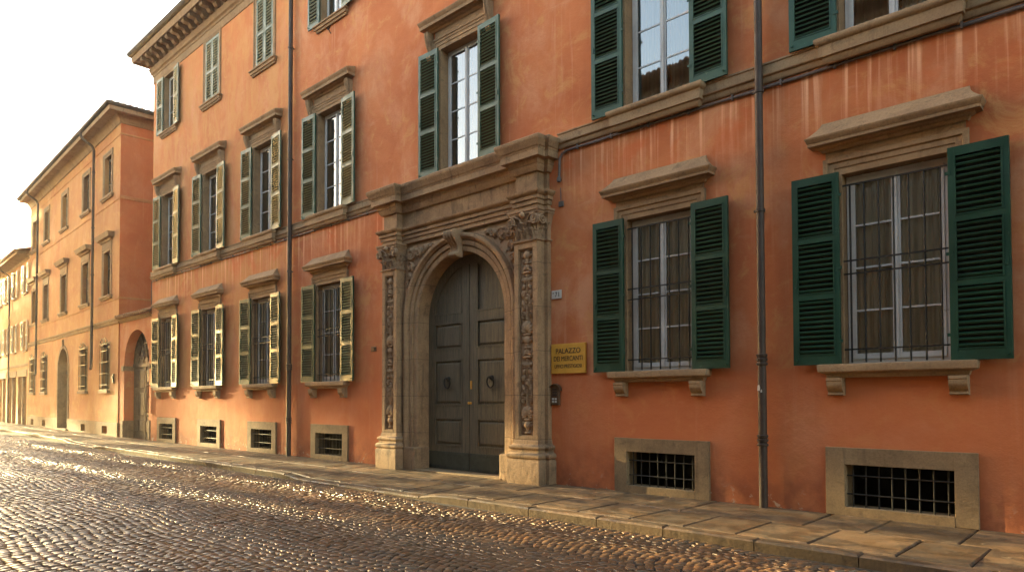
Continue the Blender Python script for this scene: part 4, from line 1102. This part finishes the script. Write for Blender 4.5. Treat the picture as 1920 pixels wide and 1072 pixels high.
# ------------------------------------------------------------------ unseen trees added beyond the left edge to block and dapple the low sun
def leaf_mat():
    t = NT('added_tree_leaves'); v = t.coord(); t.set(Base_Color=t.mix(t.ramp(t.noise(v, .8, 3), .3, .7), (.045,.075,.022), (.075,.095,.03)), Roughness=.7); return t.mat
M['leaf'] = leaf_mat(); M['bark'] = stone('bark', (.16,.12,.09), (.11,.085,.06), (.06,.045,.035))
def tree(x, y, z0, z1, rad, n, label, seed, parent_group='unseen trees added for shade'):
    rs = np.random.RandomState(seed); e = empty('added_tree', label, 'tree', (x, y, -.4), 0, parent_group)
    mb = MB(); mb.tube([(0,0,0),(.05,.03,z0*.5),(0,.1,z0+1.),(.2,0,(z0+z1)/2)], [.42,.34,.27,.12], 10)
    for k in range(6):
        a = k*1.05+rs.rand(); mb.tube([(0,.05,z0*.9+.3*k),(rad*.3*math.cos(a),rad*.3*math.sin(a),z0+2+.4*k),(rad*.7*math.cos(a),rad*.7*math.sin(a),z0+4+.5*k)], [.16,.11,.04], 7)
    mb.build('trunk', M['bark'], e, smooth=True)
    nc = 46; q = rs.normal(0, 1, (nc,3)); q /= np.linalg.norm(q,axis=1)[:,None]; q *= (rs.rand(nc,1)**.4)
    c = np.stack([q[:,0]*rad*.85, q[:,1]*rad*.85, (z0+z1)/2+q[:,2]*(z1-z0)*.44], 1)
    p = c[rs.randint(0, nc, n)]+rs.normal(0, 1, (n,3))*np.array([rad*.16,rad*.16,(z1-z0)*.07])
    p[:,2] = np.maximum(p[:,2], z0+rs.rand(n)*.8)
    u = rs.normal(0,1,(n,3)); u /= np.linalg.norm(u,axis=1)[:,None]; w = np.cross(u, rs.normal(0,1,(n,3))); w /= np.linalg.norm(w,axis=1)[:,None]
    sz = rs.uniform(.22,.42,(n,1)); v = np.stack([p-u*sz, p+w*sz*.7, p+u*sz, p-w*sz*.7], 1).reshape(-1,3)
    mb = MB(); mb.v = [tuple(r) for r in v.tolist()]; mb.f = [(4*i,4*i+1,4*i+2,4*i+3) for i in range(n)]; mb.m = [0]*n
    mb.build('crown', M['leaf'], e)
ADDED_TREES = [(-123,-15.2,16.5,34,5.0,3800),(-115,-15.5,14.7,34,5.0,4600),(-107,-15.8,14.0,34,5.2,4600),(-99.5,-15.2,13.1,34,5.2,4600),(-92,-15.6,12.3,34,5.3,4800),(-84.5,-15.2,12.0,34,5.3,4800),(-77,-15.8,11.9,34,5.3,4800),(-69,-15.5,11.9,34,5.2,4800),(-127,-16,14.4,23.4,4.2,1100),(-136,-15,11.4,21.4,4.2,1000),(-146,-16,13.4,22.4,4.2,900)]
for i, (x, y, a, b, r_, n_) in enumerate(ADDED_TREES): tree(x, y, a, b, r_, n_, 'unseen tree added past the far left end of the street to shape the sunlight', 40+i)

# ------------------------------------------------------------------ street: ground, road of setts, pavement of slabs, kerb
mb = MB(); mb.add([(-260,-90,-.42),(90,-90,-.42),(90,90,-.42),(-260,90,-.42)], [(0,1,2,3)]); structure(mb.build('ground', M['earth']))
KL = [(12,-2.46),(-14,-2.46),(-22,-2.40),(-27.5,-2.30),(-32,-2.08),(-47,-1.50),(-60,-.98),(-90,.2)]
def ky(x):
    for (a, ya), (b, yb) in zip(KL, KL[1:]):
        if b <= x <= a: return ya+(yb-ya)*(x-a)/(b-a)
    return KL[0][1] if x > 12 else KL[-1][1]
RZ = -.105
def sstep(a, b, x): t = min(1, max(0, (x-a)/(b-a))); return t*t*(3-2*t)
def dip(x): return max(sstep(-14.2,-13.3,x)*(1-sstep(-9.5,-8.7,x)), sstep(-32.6,-31.6,x)*(1-sstep(-28.0,-26.9,x)))
def pave_z(x, y):
    k = ky(x); t = min(1, max(0, (y-k)/2.0)); return -.082*dip(x)*(1-t)**1.5
def wall_y(x): return 0. if x > -32.6 else (-32.6-x)*math.tan(-TH_B)
# road bed
mb = MB(); xs = [12-1.5*i for i in range(70)]
rows = []
for x in xs: rows.append([(x, ky(x)+.05, RZ-.022), (x, -6, RZ-.022), (x, -10, RZ-.022), (x, OY+1.2, RZ-.022)])
mb.loft(rows, False); structure(mb.build('road_bed', M['joint']))

# camera frame is needed to know which setts can be seen
F, PSI, PITCH, ROLL, CYP, DC, HC_ = 1300., .755970, .0254415, -.00279622, 713.11, 10.0123, 1.6
cp, sp_ = math.cos(PITCH), math.sin(PITCH)
fw = Vector((-math.sin(PSI)*cp, math.cos(PSI)*cp, sp_)); rt = Vector((math.cos(PSI), math.sin(PSI), 0)); up = rt.cross(fw)
cr, sr = math.cos(ROLL), math.sin(ROLL)
rt, up = cr*rt+sr*up, -sr*rt+cr*up
CAM = Vector((0, -DC, HC_))

def setts():
    Wl, pitch, ns = 1.52, .114, 13
    P = []
    y = -2.52; lane = 0
    while y > -12.6:
        yc = y-Wl/2; flip = 1
        n = int(70/pitch)
        i = np.arange(n)[:, None]; j = np.arange(ns)[None, :]
        v = (j+.5)/ns-.5
        x = 4.0-(i+.37*lane)*pitch + flip*(-.30)*(1-(2*v)**2)*1.0
        yy = yc + v*Wl + 0*i
        sl = flip*(-.30)*(-8*v)/Wl                      # dx/dy along the arc
        ang = np.arctan2(1+0*sl, sl)-PI/2 + 0*i
        P.append(np.stack([x.ravel(), yy.ravel(), ang.ravel()], 1)); y -= Wl; lane += 1
    P = np.concatenate(P)
    k = np.interp(P[:,0], [q[0] for q in KL][::-1], [q[1] for q in KL][::-1])
    d = P[:, :2]-np.array([CAM.x, CAM.y])
    z = d[:,0]*fw.x+d[:,1]*fw.y; xx = (d[:,0]*rt.x+d[:,1]*rt.y)/np.maximum(z,.1)*F/960
    dist = np.hypot(d[:,0], d[:,1])
    keep = (P[:,1] < k-.03) & (z > 1.0) & (xx > -1.0-3.0/np.maximum(dist,3)) & (xx < 1.25) & (P[:,0] > -62)
    # the beyond-frame corner just below the picture is kept for a step aside
    P = P[keep]; N = len(P); A0 = P[:,2].copy()
    P[:,0] += .10*np.sin(P[:,1]*1.9+P[:,0]*.31)+.07*np.sin(P[:,1]*.8-P[:,0]*.53); P[:,1] += .05*np.sin(P[:,0]*.9)+.04*np.sin(P[:,0]*2.1+P[:,1])
    P[:,:2] += RNG.normal(0, .009, (N,2)); P[:,2] += RNG.normal(0, .075, N)
    ca_ = np.cos(A0); lx = (.107*ca_+RNG.normal(0,.006,N))*.5; ly = (.113/np.sqrt(ca_)+RNG.normal(0,.009,N))*.5
    # template: 3x3 crown + two rings
    u = np.array([-1,0,1,-1,0,1,-1,0,1.])*.91; v = np.array([-1,-1,-1,0,0,0,1,1,1.])*.91
    zt = np.array([-.004,-.001,-.004,-.001,.001,-.001,-.004,-.001,-.004])
    ring = [(-1,-1),(0,-1.02),(1,-1),(1.02,0),(1,1),(0,1.02),(-1,1),(-1.02,0)]
    U = np.concatenate([u, [a for a,b in ring]*2]); V = np.concatenate([v, [b for a,b in ring]*2]); Z = np.concatenate([zt, [-.009]*8, [-.05]*8])
    tilt = RNG.normal(0, .034, (N,2)); hz = RNG.normal(0, .003, N)+.006*np.sin(P[:,0]*1.3+np.sin(P[:,1]*1.1)*1.5)*np.sin(P[:,1]*1.7+P[:,0]*.4)-.004; tilt += .006*np.stack([np.cos(P[:,0]*1.3+P[:,1]), np.cos(P[:,1]*1.7)],1)
    LX = U[None]*lx[:,None]*(1+RNG.normal(0,.022,(N,25))); LY = V[None]*ly[:,None]*(1+RNG.normal(0,.022,(N,25)))
    LZ = Z[None]+hz[:,None]+np.where(np.arange(25)[None] < 17, tilt[:,:1]*LX+tilt[:,1:]*LY, 0)+np.where(np.arange(25)[None] < 9, RNG.normal(0,.0016,(N,25)), 0)
    c, s = np.cos(P[:,2])[:,None], np.sin(P[:,2])[:,None]
    co = np.stack([P[:,:1]+LX*c-LY*s, P[:,1:2]+LX*s+LY*c, RZ+LZ], 2).reshape(-1,3)
    out = [0,1,2,5,8,7,6,3]
    q = [(0,1,4,3),(1,2,5,4),(3,4,7,6),(4,5,8,7)]
    for a in range(8):
        b = (a+1)%8; q.append((out[a], 9+a, 9+b, out[b])); q.append((9+a, 17+a, 17+b, 9+b))
    q = np.array(q); q[4:] = q[4:, ::1]
    fc = (q[None]+25*np.arange(N)[:,None,None]).reshape(-1,4)
    me = bpy.data.meshes.new('road'); me.vertices.add(len(co)); me.vertices.foreach_set('co', co.ravel())
    me.loops.add(fc.size); me.loops.foreach_set('vertex_index', fc.ravel().astype(np.int32))
    me.polygons.add(len(fc)); me.polygons.foreach_set('loop_start', np.arange(0, fc.size, 4, dtype=np.int32)); me.polygons.foreach_set('use_smooth', np.tile(np.arange(len(q)) < 4, N))
    me.update(calc_edges=True)
    at = me.attributes.new('tone', 'FLOAT', 'FACE'); at.data.foreach_set('value', np.repeat(RNG.rand(N), len(q)).astype(np.float32))
    me.materials.append(M['sett']); o = bpy.data.objects.new('road', me); COL.objects.link(o); structure(o); print('setts', N)
setts()

# pavement slabs and kerb stones
def paving(name, mat, cells, gap=.015, ch=.016, thick=.12):
    mb = MB(); tones = []
    for (x0, x1, f0, f1) in cells:
        def pt(x, f, dz, ix=0, iy=0):
            k, w = ky(x), wall_y(x); y = f if f < -.0001 else f
            yy = k+f if f < 1.9 else w+(f-2.46)+0
            return [x, yy, pave_z(x, yy)+dz]
        t = RNG.normal(0, .0035, 4); sx = RNG.normal(0, .02)
        segs = max(1, int((x1-x0)/.4)) if dip((x0+x1)/2) > .01 or dip(x0) > .01 or dip(x1) > .01 else 1
        xsx = [x0+gap/2+(x1-x0-gap)*i/segs for i in range(segs+1)]
        f0_, f1_ = f0+gap/2, f1-gap/2
        rings = []
        for i, x in enumerate(xsx):
            xi = x + (ch if i == 0 else -ch if i == segs else 0)
            sk = sx*.5
            top0 = pt(xi, f0_+ch, t[0]+(t[1]-t[0])*i/segs); top1 = pt(xi+sk, f1_-ch, t[2]+(t[3]-t[2])*i/segs)
            e0 = pt(x, f0_, -ch*.8); e1 = pt(x+sk, f1_, -ch*.8); b0 = pt(x, f0_, -thick); b1 = pt(x+sk, f1_, -thick)
            rings.append([b0, e0, top0, top1, e1, b1])
        o = len(mb.f)
        mb.loft(rings, False)
        if name == 'kerb':
            for q in range(segs): mb.m[o+5*q] = 1          # rough-hewn face towards the road
        for i, x in ((0, xsx[0]), (segs, xsx[-1])):
            r_ = rings[i]; xe = [[x, p[1], p[2]] for p in (r_[1], r_[4])]
            mb.add([r_[1], r_[2], r_[3], r_[4], [x, r_[0][1], r_[0][2]], [x, r_[5][1], r_[5][2]]], [(0,1,2,3), (4,0,3,5)])
        tones += [RNG.rand()]*(len(mb.f)-o)
    ob = mb.build(name, [mat, M['kerb']]); at = ob.data.attributes.new('tone', 'FLOAT', 'FACE'); at.data.foreach_set('value', tones)
    return structure(ob)
cells = []; x = 6.
while x > -62:
    l = RNG.uniform(.62, .88); cells.append((x-l, x, .24, 1.32)); x -= l
x = 6.2
while x > -33.0:
    l = RNG.uniform(.60, .95); cells.append((x-l, x, 1.32, 2.50)); x -= l
while x > -62:
    l = RNG.uniform(.60, .95); cells.append((x-l, x, 1.32, 1.89)); cells.append((x-l, x, 1.9, 2.5)); x -= l
paving('pavement', M['slab'], cells)
ks = []; x = 5.6
while x > -62:
    l = RNG.uniform(.85, 1.5); ks.append((x-l, x, .0, .24)); x -= l
paving('kerb', M['slab'], ks, gap=.012, ch=.026, thick=.16)
mb = MB(); rows = []
for x in xs:
    w = wall_y(x); k = ky(x); rows.append([(x, k+.02+(w-k)*i/8+.03*(i == 8), pave_z(x, k+(w-k)*i/8)-.035) for i in range(9)])
mb.loft(rows, False); structure(mb.build('pavement_bed', M['joint']))

# ------------------------------------------------------------------ golden morning haze
t = NT('morning_haze'); t.n.remove(t.b); pv = t.new('ShaderNodeVolumePrincipled'); pv.inputs['Color'].default_value = (1,.93,.82,1); pv.inputs['Density'].default_value = .0006; pv.inputs['Anisotropy'].default_value = .78
t.link(pv.outputs[0], t.out.inputs['Volume'])
mb = MB(); mb.box(-262, 92, -92, 92, -1.5, 34); hz = mb.build('haze', t.mat); structure(hz, 'stuff')

# ------------------------------------------------------------------ camera
cam = bpy.data.cameras.new('camera'); co = bpy.data.objects.new('camera', cam); COL.objects.link(co)
cam.sensor_width = 36; cam.lens = 36*F/1920; cam.shift_y = (CYP-536)/1920; cam.clip_start = .05; cam.clip_end = 3000
co.matrix_world = Matrix(((rt.x, up.x, -fw.x, CAM.x), (rt.y, up.y, -fw.y, CAM.y), (rt.z, up.z, -fw.z, CAM.z), (0,0,0,1)))
S.camera = co

# ------------------------------------------------------------------ light
SUN_A, SUN_E = R(10.), R(7.5)            # angle of the sun to the facade, elevation
d = Vector((math.cos(SUN_A)*math.cos(SUN_E), math.sin(SUN_A)*math.cos(SUN_E), -math.sin(SUN_E)))   # direction of travel
sl = bpy.data.lights.new('sun', 'SUN'); sl.energy = 3.2; sl.angle = R(.5); sl.color = (1., .82, .40)
so = bpy.data.objects.new('sun', sl); COL.objects.link(so); so.rotation_euler = d.to_track_quat('-Z', 'Y').to_euler(); so.location = (-30, -20, 30)
W = bpy.data.worlds.new('World'); S.world = W; W.use_nodes = True
nt = W.node_tree; bg = nt.nodes['Background']; sky = nt.nodes.new('ShaderNodeTexSky'); sky.sky_type = 'NISHITA'; sky.sun_disc = False
sky.sun_elevation = SUN_E; sky.sun_rotation = math.atan2(-d.x, -d.y); sky.altitude = 50; sky.air_density = 1.0; sky.dust_density = 1.4; sky.ozone_density = 1.0
wm = nt.nodes.new('ShaderNodeMix'); wm.data_type = 'RGBA'; wm.blend_type = 'MULTIPLY'; wm.inputs[0].default_value = 1; wm.inputs[7].default_value = (1.02,.965,.88,1)   # warm morning air
nt.links.new(sky.outputs[0], wm.inputs[6]); nt.links.new(wm.outputs[2], bg.inputs[0]); bg.inputs[1].default_value = .15
S.view_settings.view_transform = 'Standard'; S.view_settings.look = 'None'; S.view_settings.exposure = 3.3; S.view_settings.gamma = 1
S.render.engine = 'CYCLES'
cy = S.cycles; cy.use_denoising = True; cy.max_bounces = 7; cy.diffuse_bounces = 3; cy.glossy_bounces = 3; cy.transparent_max_bounces = 10; cy.caustics_reflective = False; cy.caustics_refractive = False
cy.sample_clamp_indirect = 8
